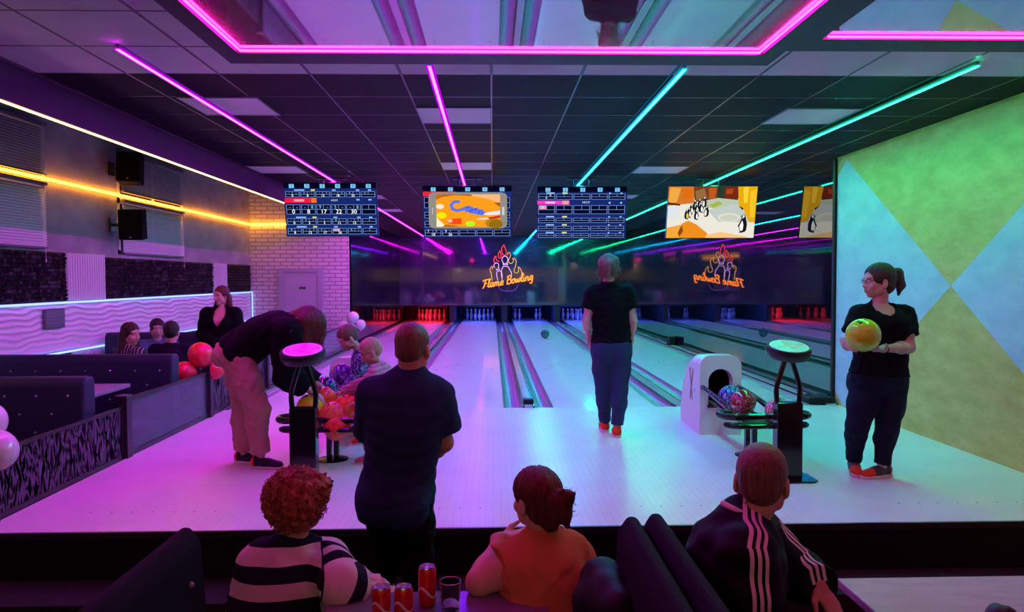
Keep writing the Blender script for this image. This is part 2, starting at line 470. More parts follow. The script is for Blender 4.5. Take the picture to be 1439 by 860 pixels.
# rows of small inlaid guide dots in the approach
for x in np.arange(XL+.09, XR-.02, .132):
    near = min(abs(x-(a+b)/2) for a, b in LANES)
    if near < .45:
        for yy, rr in ((4.83, .0075), (8.25, .0075)):
            a = np.linspace(0, 2*PI, 11)[:-1]
            fl.add([(x+rr*math.cos(t), yy+rr*math.sin(t), .0012) for t in a], [list(range(10))], 2)
floor = struct(fl.build('floor', [M_approach, M_black, mat('dot_brown', (.10, .06, .07), .5)], fixn=False))
slab('trim_1', (XL, YF-.02, -.035), (XR, YF, .004), M_trimdark)
slab('floor', (-8, YB, -.55), (XR+.1, 4.45, -.45), M_carpet)
slab('step', (-8, 4.08, -.45), (XR, 4.43, -.28), M_carpet)
slab('floor', (XW, YF, -.45), (XL, 16.2, -.3), M_carpet)
slab('floor', (XL, YFOUL, -.5), (XR, 28.6, -.14), M_black)
# right wall: sand colour with pale blue diamonds
def diamond_mat():
    m = bpy.data.materials.new('diamond_plaster'); nt, N, L, b = nodes_of(m)
    tc = N.new('ShaderNodeTexCoord'); sp = N.new('ShaderNodeSeparateXYZ'); L.new(tc.outputs['Object'], sp.inputs[0])
    def mth(op, a, v=None, w=None):
        n = N.new('ShaderNodeMath'); n.operation = op
        if hasattr(a, 'is_linked'): L.new(a, n.inputs[0])
        else: n.inputs[0].default_value = a
        if v is not None:
            if hasattr(v, 'is_linked'): L.new(v, n.inputs[1])
            else: n.inputs[1].default_value = v
        return n.outputs[0]
    y = mth('ABSOLUTE', mth('SUBTRACT', mth('PINGPONG', mth('ADD', mth('SUBTRACT', sp.outputs['Y'], 6.5), 3.96*10), 1.98), 0.0))
    z = mth('ABSOLUTE', mth('SUBTRACT', sp.outputs['Z'], 1.42))
    t = mth('SUBTRACT', mth('DIVIDE', z, 1.42), mth('DIVIDE', y, 1.98))
    g = mth('GREATER_THAN', t, 0.0)
    def plaster(cols, sc, st):
        mp = N.new('ShaderNodeMapping'); mp.inputs['Scale'].default_value = st; mp.inputs['Rotation'].default_value = (.5, 0, 0); L.new(tc.outputs['Object'], mp.inputs[0])
        nz = N.new('ShaderNodeTexNoise'); nz.inputs['Scale'].default_value = sc; nz.inputs['Detail'].default_value = 8; nz.inputs['Roughness'].default_value = .65; L.new(mp.outputs[0], nz.inputs['Vector'])
        rp = N.new('ShaderNodeValToRGB'); rp.color_ramp.elements[0].position = .35; rp.color_ramp.elements[1].position = .68
        rp.color_ramp.elements[0].color = (*cols[0], 1); rp.color_ramp.elements[1].color = (*cols[1], 1)
        L.new(nz.outputs['Fac'], rp.inputs[0]); return rp.outputs[0], nz
    tan, nz = plaster(((.46, .32, .075), (.64, .48, .15)), 3.0, (1, 1, 2.2))
    blu, _ = plaster(((.34, .44, .60), (.44, .54, .68)), 3.0, (1, 1, 2.0))
    mx = N.new('ShaderNodeMix'); mx.data_type = 'RGBA'; L.new(g, mx.inputs[0]); L.new(blu, mx.inputs[6]); L.new(tan, mx.inputs[7])
    L.new(mx.outputs[2], b.inputs['Base Color']); b.inputs['Roughness'].default_value = .5
    bp = N.new('ShaderNodeBump'); bp.inputs['Strength'].default_value = .25; bp.inputs['Distance'].default_value = .01; L.new(nz.outputs['Fac'], bp.inputs['Height']); L.new(bp.outputs[0], b.inputs['Normal'])
    return m
slab('wall_right', (XR, YB, -.55), (XR+.25, 8.72, ZC+.1), diamond_mat())
def mirror_mat(name, tint, rough, wob, sc):
    m = bpy.data.materials.new(name); m.use_nodes = True; nt = m.node_tree; N = nt.nodes; L = nt.links; N.clear()
    o = N.new('ShaderNodeOutputMaterial'); g = N.new('ShaderNodeBsdfGlossy'); d = N.new('ShaderNodeBsdfDiffuse'); mx = N.new('ShaderNodeMixShader')
    g.inputs['Color'].default_value = (1, 1, 1, 1); g.inputs['Roughness'].default_value = rough
    d.inputs['Color'].default_value = (*tint[1], 1); mx.inputs[0].default_value = tint[0]
    tc = N.new('ShaderNodeTexCoord'); nz = N.new('ShaderNodeTexNoise'); nz.inputs['Scale'].default_value = sc; nz.inputs['Detail'].default_value = 0
    L.new(tc.outputs['Object'], nz.inputs['Vector'])
    bp = N.new('ShaderNodeBump'); bp.inputs['Strength'].default_value = wob; bp.inputs['Distance'].default_value = .02; L.new(nz.outputs['Fac'], bp.inputs['Height'])
    L.new(bp.outputs[0], g.inputs['Normal'])
    L.new(d.outputs[0], mx.inputs[1]); L.new(g.outputs[0], mx.inputs[2]); L.new(mx.outputs[0], o.inputs[0]); return m
M_mirror = mirror_mat('black_glass_panel', (.34, (.004, .004, .009)), .012, .010, 1.1)
M_mask = mirror_mat('gloss_mask_panel', (.19, (.034, .030, .065)), .05, .05, 1.3)
slab('wall_right', (XR+.0, 8.74, -.2), (XR+.2, 28.6, ZC), M_mirror)
tag(MB().box((XR-.03, 8.70, -.14), (XR+.01, 8.76, ZC-.02)).build('trim_2', M_black), kind='structure')
slab('wall_left', (XL-.06, 16.22, -.2), (XL, 28.6, ZC), M_mirror)
slab('wall_back', (XL-.1, 28.4, -.2), (XR+.1, 28.6, ZC+.1), M_black)
# left aisle wall, brick end wall, rear wall
slab('wall_left', (XW-.2, YB, -.5), (XW, 16.3, 3.45), M_concrete)
def brick_mat():
    m = bpy.data.materials.new('painted_brick'); nt, N, L, b = nodes_of(m)
    tc = N.new('ShaderNodeTexCoord'); mp = N.new('ShaderNodeMapping'); mp.inputs['Rotation'].default_value = (PI/2, 0, 0); L.new(tc.outputs['Object'], mp.inputs[0])
    bt = N.new('ShaderNodeTexBrick'); L.new(mp.outputs[0], bt.inputs['Vector'])
    bt.inputs['Scale'].default_value = 1; bt.inputs['Brick Width'].default_value = .26; bt.inputs['Row Height'].default_value = .085; bt.inputs['Mortar Size'].default_value = .012; bt.inputs['Mortar Smooth'].default_value = .3
    bt.inputs['Color1'].default_value = (.84, .80, .82, 1); bt.inputs['Color2'].default_value = (.76, .72, .75, 1); bt.inputs['Mortar'].default_value = (.42, .38, .42, 1)
    L.new(bt.outputs['Color'], b.inputs['Base Color']); b.inputs['Roughness'].default_value = .65
    bp = N.new('ShaderNodeBump'); bp.inputs['Strength'].default_value = .8; bp.inputs['Distance'].default_value = .02; bp.invert = True
    L.new(bt.outputs['Fac'], bp.inputs['Height']); L.new(bp.outputs[0], b.inputs['Normal']); return m
M_brick = brick_mat()
slab('wall_back', (XW, 16.2, -.5), (XL, 16.42, 3.45), M_brick)
slab('wall_rear', (-8.2, YB-.2, -.5), (XR+.2, YB, 3.45), M_beige)
slab('wainscot_rear', (-8.2, YB, -.5), (XR, YB+.05, 1.25), M_black)
slab('trim_4', (-8.2, YB, 2.32), (XR, YB+.3, 3.4), M_bulk)
# ceiling
slab('ceiling', (XL, YB, ZC), (XR+.1, 5.2, ZC+.08), M_tile_light)
slab('ceiling', (XL, 5.2, ZC), (XR+.1, 28.6, ZC+.08), M_tile_dark)
slab('ceiling', (XW, YB, 3.4), (XL-.08, 16.3, 3.48), M_bulk)
slab('bulkhead', (XL-.08, YB, 2.64), (XL, 16.2, 3.4), M_bulk)
slab('trim_3', (XL-.004, 4.0, 2.885), (XL+.012, 16.2, 2.9), M_trimdark)
# ------------------------------------------------------------------ lighting lines
EM = {}
def led(name, col, s): EM[name] = emis(name, col, s); return EM[name]
S0 = 105
led('led_violet', (.78, .0019, .88), S0*2.9); led('led_magenta', (.20, .003, .95), S0*1.55)
led('led_cyan', (.0013, .45, 1.0), S0*2.55); led('led_green', (.0015, .80, .27), S0*2.2)
GLOW = {'led_violet': emis('glow_violet', (.50, .0, .85), .9), 'led_magenta': emis('glow_magenta', (.55, .0, .9), .9), 'led_cyan': emis('glow_cyan', (.0, .35, .60), 1.0), 'led_green': emis('glow_green', (.0, .55, .22), 1.0)}
led('led_pink', (1.0, .0042, .36), 88); led('led_warm', (1.0, .42, .13), 11); led('led_amber', (1.0, .31, .012), 27)
led('led_ice', (.22, .30, 1.0), 2.8)
def strip_thing(name, label, pts, r, em, group=None, seg=8, profile=True, up=(0, 0, 1), off=.022, cut=1.0, flat=False):
    t = thing(name, label, 'LED strip', pts[0], group)
    L = []
    for a, b in zip(pts[:-1], pts[1:]):
        n = max(1, int(np.linalg.norm(np.array(b)-np.array(a))/cut))
        L += [lerp(a, b, i/n) for i in range(n)]
    L.append(np.array(pts[-1]))
    if flat:
        q = MB()
        g = MB()
        for a, b in zip(L[:-1], L[1:]):
            q.box((a[0]-.0105, a[1], a[2]-.005), (a[0]+.0105, b[1], a[2]-.002))
            g.box((a[0]-.026, a[1], a[2]-.002), (a[0]+.026, b[1], a[2]+.006))  # wider dim glowing bars imitate the halo around the bright core
        q.build('bright_core', em, t); g.build('halo_lips', GLOW[em.name], t)
    else: MB().tube(L, r, seg=seg).build('diffuser_tube', em, t, smooth=True)
    if profile:
        MB().tube([p+np.array(up)*off for p in map(np.array, pts)], r*.9, seg=4).build('mounting_channel', mat('led_channel', (.25, .24, .27), .4, metal=.6), t)
    return t
for x, y0, e, lb in ((-2.22, 4.55, 'led_violet', 'violet neon tube on the ceiling nearest the left booths, above the far left lane'),
                     (-.40, 4.88, 'led_magenta', 'magenta neon tube on the ceiling above the second lane from the left'),
                     (1.27, 4.93, 'led_cyan', 'cyan blue neon tube on the ceiling above the third lane from the left'),
                     (3.16, 4.83, 'led_green', 'green neon tube on the ceiling nearest the sand coloured wall')):
    strip_thing('ceiling_led_tube', lb, [(x, y0, ZC-.03), (x, YM-.02, ZC-.03)], .0165, EM[e], flat=True)
    MB()
strip_thing('bulkhead_led_strip', 'thin warm white LED strip along the lower edge of the violet bulkhead', [(XL-.02, 2.5, 2.632), (XL-.02, 16.1, 2.632)], .008, EM['led_warm'], profile=False)
strip_thing('amber_led_strip', 'amber LED strip crossing the windows on the upper left wall and turning onto the brick', [(XW+.03, 3, 2.67), (XW+.03, 16.17, 2.67), (-4.15, 16.17, 2.67)], .017, EM['led_amber'], up=(-1, 0, 0), off=.02)
strip_thing('ice_led_strip', 'ice blue LED strip above the white wave panels on the left wall', [(XW+.05, 3, 1.225), (XW+.05, 16.16, 1.225), (XW+.05, 16.16, .62)], .013, EM['led_ice'], up=(-1, 0, 0), off=.02)
strip_thing('ice_led_strip', 'ice blue LED strip under the white wave panels, just above the booths', [(XW+.05, 3, .63), (XW+.05, 16.1, .63)], .013, EM['led_ice'], up=(-1, 0, 0), off=.02)
# dropped glossy stretch ceilings with pink light lines
M_film = mirror_mat('stretch_film', (.60, (.40, .36, .46)), .02, .012, .9)
def stretch_panel(label, x0, x1, y0, y1, closed):
    z = 2.65; t = thing('ceiling_panel', label, 'ceiling panel', ((x0+x1)/2, y1, z))
    fr = MB(); w = .10
    fr.box((x0-w, y1, z), (x1+w, y1+.19, ZC))
    for a, b in ((x0-w, x0), (x1, x1+w)): fr.box((a, y0, z), (b, y1, ZC))
    fr.build('frame', mat('panel_frame', (.05, .04, .055), .5), t)
    MB().box((x0, y0, z+.016), (x1, y1, z+.03)).build('stretch_film', M_film, t)
    L = MB(); e = .02
    pts = [(x0+e, y0, z+.004), (x0+e, y1-e, z+.006), (x1-e, y1-e, z+.006)] + ([(x1-e, y0, z+.006)] if closed else [])
    if not closed: pts = pts[1:]
    Q = []
    for a, b in zip(pts[:-1], pts[1:]):
        n = max(2, int(np.linalg.norm(np.array(b)-np.array(a))/.7)); Q += [lerp(a, b, i/n) for i in range(n)]
    Q.append(np.array(pts[-1]))
    L.tube(Q, .0058, seg=8).build('light_line', EM['led_pink'], t, smooth=True)
    return t
stretch_panel('dark framed glossy ceiling panel with a pink light line around three sides, top centre', -1.29, 1.40, -.6, 3.88, True)
stretch_panel('glossy ceiling panel mirroring the diamond wall, with one pink light line, top right', 1.60, 3.95, -.6, 3.62, False)
# pale square lamp panels let into the dark ceiling
M_diff = mat('lamp_panel_white', (.80, .79, .82), .45, spec=.4)
for i, (cx, cy, lb) in enumerate(((-3.4*.62, 6.16, 'nearest the violet tube'), (-.31, 6.48, 'nearest the magenta tube'), (4.45*.62, 6.48, 'beside the green tube, nearest one'),
                     (-3.4*.62-.62, 9.68, 'at the left ceiling edge, second one back'), (-.31, 9.36, 'above the phone-picture screen'), (3.5*.62, 9.68, 'left of the green tube, second one back'),
                     (3.5*.62, 12.88, 'left of the green tube, third one back'), (-.31-1.86, 12.88, 'right of the violet tube, above the gap between screens'), (-.31-1.86, 15.4, 'right of the violet tube, farthest small one'), (3.5*.62, 16.1, 'left of the green tube, farthest one'))):
    t = thing('ceiling_light', 'unlit pale square ceiling lamp panel '+lb, 'ceiling light', (cx, cy, ZC-.006), 'square lamp panels in the dark ceiling')
    MB().box((cx-.30, cy-.30, ZC-.006), (cx+.30, cy+.30, ZC-.001)).build('diffuser', M_diff, t)
    f = MB()
    for lo, hi in (((-.31, -.31), (.31, -.298)), ((-.31, .298), (.31, .31)), ((-.31, -.298), (-.298, .298)), ((.298, -.298), (.31, .298))):
        f.box((cx+lo[0], cy+lo[1], ZC-.010), (cx+hi[0], cy+hi[1], ZC))
    f.build('frame', mat('lamp_frame', (.3, .3, .32), .4, metal=.5), t)

# ------------------------------------------------------------------ lanes
M_gut = mat('gutter', (.22, .21, .24), .30, spec=.5)
M_cap = mat('division_cap', (.45, .44, .47), .14, spec=.6)
M_capdark = mat('division_edge', (.02, .02, .025), .2, spec=.6)
LN = ['far left lane', 'second lane from the left', 'third lane from the left', 'rightmost lane']
for i, (a, b) in enumerate(LANES):
    t = thing('bowling_lane', 'pale glossy bowling lane, the '+LN[i]+' beyond the approach', 'bowling lane', ((a+b)/2, YFOUL, 0), 'bowling lanes')
    MB().box((a, YFOUL+.002, -.13), (b, 28.2, -.001)).build('lane_bed', M_lane, t)

    for k, (u, d) in enumerate(((-.45, 3.6), (-.3, 4.0), (-.15, 4.4), (0, 4.75), (.15, 4.4), (.3, 4.0), (.45, 3.6))):
        x = (a+b)/2+u; y = YFOUL+d
        MB().prism([(x-.016, y), (x+.016, y), (x, y+.15)], 'z', -.001, .0004).build('aiming_arrow', mat('arrow_grey', (.42, .38, .44), .2), t)
    for s, e in ((-1, a), (1, b)):
        g = MB(); w = .215; x0 = e+s*.008
        n = 9; prof = [(x0+s*w*(.5-.5*math.cos(PI*k/(n-1))), -.008-.075*math.sin(PI*k/(n-1))) for k in range(n)]
        v = []; f = []
        for (x, z) in prof: v += [(x, YFOUL+.004, z), (x, 28.2, z)]
        for k in range(n-1): f.append([2*k, 2*k+1, 2*k+3, 2*k+2])
        g.add(v, f)
        g.box((min(e, e+s*.008), YFOUL+.004, -.12), (max(e, e+s*.008), 28.2, -.003))
        g.build('gutter', M_gut, t, smooth='auto')
caps = [(XL+.004, LANES[0][0]-.225, 'between the left fence and the far left lane')]
for i in range(3): caps.append((LANES[i][1]+.225, LANES[i+1][0]-.225, ('between the two left lanes', 'between the two middle lanes', 'between the two right lanes')[i]))
caps.append((LANES[3][1]+.225, XR-.004, 'between the rightmost lane and the mirror wall'))
for (a, b, lb) in caps:
    t = thing('lane_divider', 'long glossy divider strip running '+lb, 'lane divider', ((a+b)/2, YFOUL, 0), 'lane dividers')
    w = min(.02, (b-a)*.2)
    MB().box((a+w, YFOUL+.004, -.13), (b-w, 27.9, .016)).build('top_board', M_cap, t, bevel=.006)
    MB().box((a, YFOUL+.004, -.13), (a+w, 27.9, .010)).box((b-w, YFOUL+.004, -.13), (b, 27.9, .010)).build('edge_strips', M_capdark, t)
tag(MB().box((.36, 8.72, .016), (.48, 8.86, .075)).build('foul_sensor', M_black, bevel=.01), 'small black foul sensor box on the divider between the two middle lanes', 'sensor')
tag(MB().box((XR-.33, 8.64, .0), (XR-.02, 8.95, .085)).build('foul_sensor', M_black, bevel=.015), 'low black sensor housing at the foot of the mirror wall', 'sensor')
tag(MB().box((XR-.16, 16.3, .0), (XR-.02, 16.6, .2)).build('lane_camera', M_black, bevel=.02), 'small black box on the mirror wall edge far down the rightmost lane', 'sensor')
# pin bays
bay = [(XL, -1.36), (-1.36, .415), (.415, 2.195), (2.195, XR)]
PB = ['far left', 'second', 'third', 'rightmost']
for i, x in enumerate((-1.36, .415, 2.195)):
    t = MB().box((x-.09, 25.3, -.1), (x+.09, 28.3, .74)).build('kickback_panel', mat('kickback', (.03, .03, .045), .35), bevel=.01)
    tag(t, 'dark upright partition in the pin deck '+('between the red lit bay and the second bay', 'between the two middle pin bays', 'between the third and the rightmost bay')[i], 'partition')
for i, (a, b) in enumerate(bay):
    red = i == 0
    em = emis('deck_red' if red else 'deck_blue', (1, .008, .03) if red else (.06, .10, 1.0), 300 if red else 240)
    c = sum(LANES[i])/2
    t = thing('pin_deck_lamp', ('red' if red else 'blue')+' tube lamp hidden above the pins of the '+LN[i], 'lamp', (c, 25.5, .7), 'pin deck lamps')
    MB().box((c-.5, 25.42, .72), (c+.5, 25.5, .78)).build('housing', M_black, t)
    MB().box((c-.42, 25.44, .78), (c-.38, 25.48, ZC)).box((c+.38, 25.44, .78), (c+.42, 25.48, ZC)).build('hanger', M_dark, t)
    MB().tube([(c-.48+.96*k/4, 25.5, .705) for k in range(5)], .02).build('tube', em, t, smooth=True)
    t = thing('pinsetter', 'dark pin setting frame above the pins of the '+LN[i], 'pinsetter', (c, 27.9, .5), 'pinsetters')
    q = MB().box((c-.56, 27.95, .42), (c+.56, 28.3, .95)).box((c-.56, 27.98, .0), (c-.5, 28.2, .45)).box((c+.5, 27.98, .0), (c+.56, 28.2, .45))
    q.build('frame', mat('machine_blue', (.03, .035, .06), .35, metal=.4), t, bevel=.01)
    q = MB()
    for k in range(5): q.lathe([(.0, 0), (.035, .0), (.05, .06), (.05, .09), (.0, .09)], (c-.4+.2*k, 27.6, .60), 12)
    q.box((c-.52, 27.5, .69), (c+.52, 27.7, .73)); q.build('pin_holders', mat('holder_grey', (.35, .35, .4), .35), t, smooth='auto')
    MB().box((c-.6, 28.32, -.1), (c+.6, 28.36, .9)).build('curtain', mat('pit_curtain', (.012, .011, .015), .8), t)
# bowling pins
pin_prof = [(0.0, 0), (.026, .0), (.0285, .004), (.034, .03), (.049, .07), (.0605, .115), (.0575, .16), (.045, .20), (.031, .235), (.0235, .262), (.0235, .275), (.0275, .31), (.0325, .343), (.0305, .364), (.02, .378), (0, .381)]
pp = spline([(r, z, 0) for r, z in pin_prof], 3); pp = [(max(0, p[0]), p[1]) for p in pp]
M_pin = mat('pin_white', (.82, .80, .78), .22, coat=.5); M_pinred = mat('pin_stripe', (.7, .02, .02), .25)
POS = [(0, 0, 'front pin'), (-.5, 1, 'left pin of the second row'), (.5, 1, 'right pin of the second row'), (-1, 2, 'left pin of the third row'), (0, 2, 'middle pin of the third row'), (1, 2, 'right pin of the third row'),
       (-1.5, 3, 'leftmost pin of the back row'), (-.5, 3, 'inner left pin of the back row'), (.5, 3, 'inner right pin of the back row'), (1.5, 3, 'rightmost pin of the back row')]
proto = None
for i, (a, b) in enumerate(LANES):
    c = (a+b)/2
    for k, (u, r, lb) in enumerate(POS):
        if i == 2 and k not in (3, 6, 5, 9): continue
        x, y = c+u*.305, YPIN+r*.264
        if proto is None:
            proto = thing('bowling_pin', '', 'bowling pin', (x, y, 0), 'bowling pins')
            MB().lathe(pp, (x, y, 0), 20).build('body', M_pin, proto, smooth=True)
            MB().lathe([(.0262, .2505), (.0262, .256)], (x, y, 0), 20).lathe([(.0243, .268), (.0245, .274)], (x, y, 0), 20).build('neck_stripes', M_pinred, proto, smooth=True)
            o = proto
        else:
            o = copy_tree(proto); o.location = (x, y, 0)
        o['label'] = ('red' if i == 0 else 'blue')+' lit pin on the '+LN[i].replace('from the left', 'from left')+', '+lb.replace(' pin of', ' of')
# glossy mask over the pins
mk = thing('masking_panel', 'wide glossy dark panel hanging above the pins at the end of the lanes', 'masking panel', (.5, YM, .62))
for i, (a, b) in enumerate(((XL, -1.36), (-1.36, .415), (.415, 2.195), (2.195, XR))):
    MB().box((a+.003, YM, .60), (b-.003, YM+.04, ZC)).build('panel_section', M_mask, mk)
MB().box((XL, YM-.012, .585), (XR, YM+.05, .605)).build('lower_edge', M_black, mk)
# ------------------------------------------------------------------ neon sign on the mask
YS = YM-.03
def sp_(x, y): return P(660+x/10.12, 335+y/10.12, YS)     # spots read on the sign itself, put on the mask plane
sign = thing('neon_sign', 'neon sign of two bowling pins in flames over the words Flame Bowling', 'neon sign', sp_(500, 500))
N_or = emis('neon_orange', (1, .22, .03), 2.6); N_red = emis('neon_red', (1, .05, .06), 1.9); N_wh = emis('neon_lilac', (.78, .42, 1.0), 1.6); N_am = emis('neon_amber', (1, .45, .12), 1.5); N_pu = emis('neon_purple', (.42, .08, .75), .9)
def neon(name, lines, m, r=.011):
    q = MB()
    for ln in lines: q.tube(spline([sp_(*p) for p in ln], 5), r, seg=6)
    return q.build(name, m, sign, smooth=True)
circ = lambda cx, cy, rx, ry, a0=-230, a1=50: [(cx+rx*math.cos(math.radians(a)), cy+ry*math.sin(math.radians(a))) for a in np.linspace(a0, a1, 11)]
neon('big_pin', [circ(502, 302, 43, 50), [(475, 340), (478, 372)], [(532, 340), (536, 372)], [(474, 358), (540, 356)], [(472, 376), (542, 374)], [(470, 400), (546, 398)],
                 [(476, 402), (458, 440), (452, 500), (462, 590)], [(542, 400), (580, 460), (594, 500), (592, 560)]], N_wh)
neon('small_pin', [circ(380, 388, 34, 40), [(376, 428), (388, 452)], [(410, 420), (424, 442)], [(380, 450), (424, 436)], [(386, 472), (434, 458)],
                   [(388, 476), (384, 520), (402, 600)], [(434, 462), (456, 490), (462, 560)]], N_wh)
neon('red_flames', [[(486, 90), (456, 140), (460, 200), (480, 238), (510, 235), (522, 195), (505, 140), (486, 90)], [(430, 175), (410, 215), (408, 260), (430, 282), (448, 250), (440, 215), (430, 175)],
                    [(392, 320), (375, 290), (372, 250), (345, 290), (350, 335), (372, 345)], [(400, 318), (420, 330)]], N_red)
neon('amber_flames', [[(540, 240), (545, 205), (570, 205), (580, 250), (555, 300), (560, 345), (600, 355), (625, 310), (610, 290), (640, 285), (662, 330), (650, 400), (630, 455), (655, 492), (695, 470), (690, 405), (725, 440), (742, 500), (736, 545)],
                      [(300, 490), (292, 430), (318, 395), (330, 405), (318, 440)], [(304, 480), (312, 540), (322, 600)]], N_am, .009)
neon('ball_arc', [[(400, 655), (430, 720), (500, 745), (600, 745), (660, 715), (690, 660)]], N_pu, .009)
# lettering, each letter as pen strokes in a slanted hand
GL = {'F': (.85, [[(.05, .86), (.35, .97), (.95, 1.0)], [(.5, .95), (.42, .5), (.28, .08), (.1, .0)], [(.3, .52), (.72, .55)]]),
      'l': (.38, [[(.0, .1), (.2, .55), (.32, 1.0), (.22, .95), (.12, .3), (.2, .02), (.38, .1)]]),
      'a': (.62, [[(.45, .5), (.2, .52), (.05, .2), (.18, .0), (.4, .2), (.48, .5)], [(.48, .5), (.42, .12), (.5, .0), (.62, .1)]]),
      'm': (.95, [[(.05, .5), (.08, .0)], [(.08, .25), (.25, .52), (.36, .42), (.36, .0)], [(.37, .25), (.55, .52), (.68, .42), (.7, .08), (.78, .0), (.95, .1)]]),
      'e': (.6, [[(.05, .25), (.4, .32), (.35, .52), (.15, .48), (.05, .2), (.2, .0), (.5, .1)]]),
      'B': (.8, [[(.25, .98), (.15, .0)], [(.05, .85), (.4, 1.02), (.7, .9), (.6, .62), (.25, .54)], [(.25, .54), (.65, .5), (.75, .2), (.5, .0), (.1, .02)]]),
      'o': (.58, [[(.3, .52), (.08, .35), (.12, .05), (.35, .02), (.48, .25), (.3, .52), (.58, .45)]]),
      'w': (.8, [[(.05, .5), (.1, .1), (.25, .05), (.4, .45)], [(.4, .45), (.42, .1), (.58, .05), (.7, .35), (.7, .52), (.8, .45)]]),
      'i': (.34, [[(.1, .5), (.1, .1), (.2, .0), (.34, .1)], [(.14, .72), (.16, .78)]]),
      'n': (.64, [[(.05, .5), (.08, .0)], [(.08, .25), (.28, .52), (.42, .42), (.42, .08), (.5, .0), (.64, .1)]]),
      'g': (.62, [[(.45, .5), (.2, .52), (.05, .25), (.18, .05), (.4, .2), (.48, .5)], [(.48, .5), (.44, -.2), (.3, -.42), (.1, -.3)]]),
      ' ': (.3, [])}
q = MB(); x = 0; word = 'Flame Bowling'; tot = sum(GL[c][0] for c in word)
A0, A1 = np.array((172., 712.)), np.array((905., 585.)); u_ = (A1-A0)/tot; Hh = 112.
for ch in word:
    w, st = GL[ch]
    for s in st:
        pts = [A0+u_*(x+px+py*.12)+np.array((0, -Hh*py)) for px, py in s]
        q.tube([p+np.array((0, -.012, 0)) for p in spline([sp_(*p) for p in pts], 4)], .019, seg=6)
    x += w
q.build('lettering', N_or, sign, smooth=True)

# ------------------------------------------------------------------ screens
def tv(label, px0, py0, px1, py1, draw, group='overhead screens'):
    c = P((px0+px1)/2, (py0+py1)/2, 10.5)
    W = np.linalg.norm(P(px1, py0, 10.5)-P(px0, py0, 10.5)); H = W*9/16*1.03
    tl = math.radians(13)
    R = np.stack([V(1, 0, 0), V(0, math.cos(tl), math.sin(tl)) , V(0, -math.sin(tl), math.cos(tl))], 1)
    # local axes: x right, y away from the viewer, z up; the face looks down and forward
    t = thing('television', label, 'screen', c, group)
    Wd = lambda x, y, z: c+R @ np.array((x, y, z))
    MB().box((-W/2-.008, .002, -H/2-.012), (W/2+.008, .035, H/2+.008), 0, R, c).box((-W*.3, .035, -H*.3), (W*.3, .07, H*.25), 0, R, c).build('casing', mat('tv_black', (.012, .012, .014), .3), t, bevel=.003)
    b = MB()
    for s in (-1, 1):
        b.tube([Wd(s*.12, .07, .05), Wd(s*.12, .09, .05)+V(0, .03, .1), V(c[0]+s*.12, c[1]+.05, ZC-.01)], .012, seg=8)
    b.box((c[0]-.2, c[1]-.0, ZC-.012), (c[0]+.2, c[1]+.1, ZC)); b.build('ceiling_bracket', M_dark, t)
    S = MB(); mats = []; cache = {}
    def mi(col, s=1.0):
        key = (col, s)
        if key not in cache:
            cache[key] = len(mats); mats.append(emis('screen_%d_%d_%d_%d' % (*col, int(s*100)), srgb(*col), s))
        return cache[key]
    lay = [0]
    def poly(pts, col, s=1.0):          # pts in 0..1, origin at the top left
        lay[0] += 1; y = .0015-lay[0]*1.2e-5
        n = len(pts)
        S.add([Wd((p-.5)*W, y, (.5-q)*H) for p, q in pts], [list(range(n))], mi(col, s))
    def rect(x0, y0, x1, y1, col, s=1.0): poly([(x0, y0), (x1, y0), (x1, y1), (x0, y1)], col, s)
    def ellipse(cx, cy, rx, ry, col, s=1.0, n=20, rot=0):
        poly([(cx+rx*math.cos(a)*math.cos(rot)-ry*math.sin(a)*math.sin(rot)*H/W, cy+(rx*math.cos(a)*math.sin(rot)*W/H+ry*math.sin(a)*math.cos(rot))) for a in np.linspace(0, 2*PI, n+1)[:-1]], col, s)
    def text(s_, cx, cy, h, col, st=1.0):
        lay[0] += 1; y = .0015-lay[0]*1.2e-5
        v, f = text_mesh(s_, h*H*1.35, 0)
        if len(v): S.add([Wd((cx-.5)*W+a[0], y, (.5-cy)*H+a[1]) for a in v], f, mi(col, st))
    draw(rect, poly, ellipse, text)
    S.build('picture', mats, t, fixn=False)
    return t
SB = dict(bg=(28, 48, 128), dk=(5, 10, 38), ln=(140, 175, 250), wh=(225, 235, 255), cy=(120, 200, 245))
def cell(rect, x0, y0, x1, y1, full=True):
    t = .0045; u = .007
    rect(x0, y0, x1, y1, SB['ln'], .8)
    rect(x0+t, y0+u, (x0+x1)/2-t/2, (y0+y1)/2-u/2, SB['dk']); rect((x0+x1)/2+t/2, y0+u, x1-t, (y0+y1)/2-u/2, SB['dk'])
    rect(x0+t, (y0+y1)/2+u/2, x1-t, y1-u, SB['dk'])
def header(rect, text, n, x0, x1):
    rect(0, 0, 1, 1, SB['bg'], .75); rect(0, 0, 1, .10, (4, 6, 28))
    for k in range(n):
        cx = x0+(x1-x0)*(k+.5)/n
        rect(cx-.027, .02, cx+.027, .095, SB['cy'], 1.0); text(str(k+1), cx, .058, .055, (20, 60, 140))
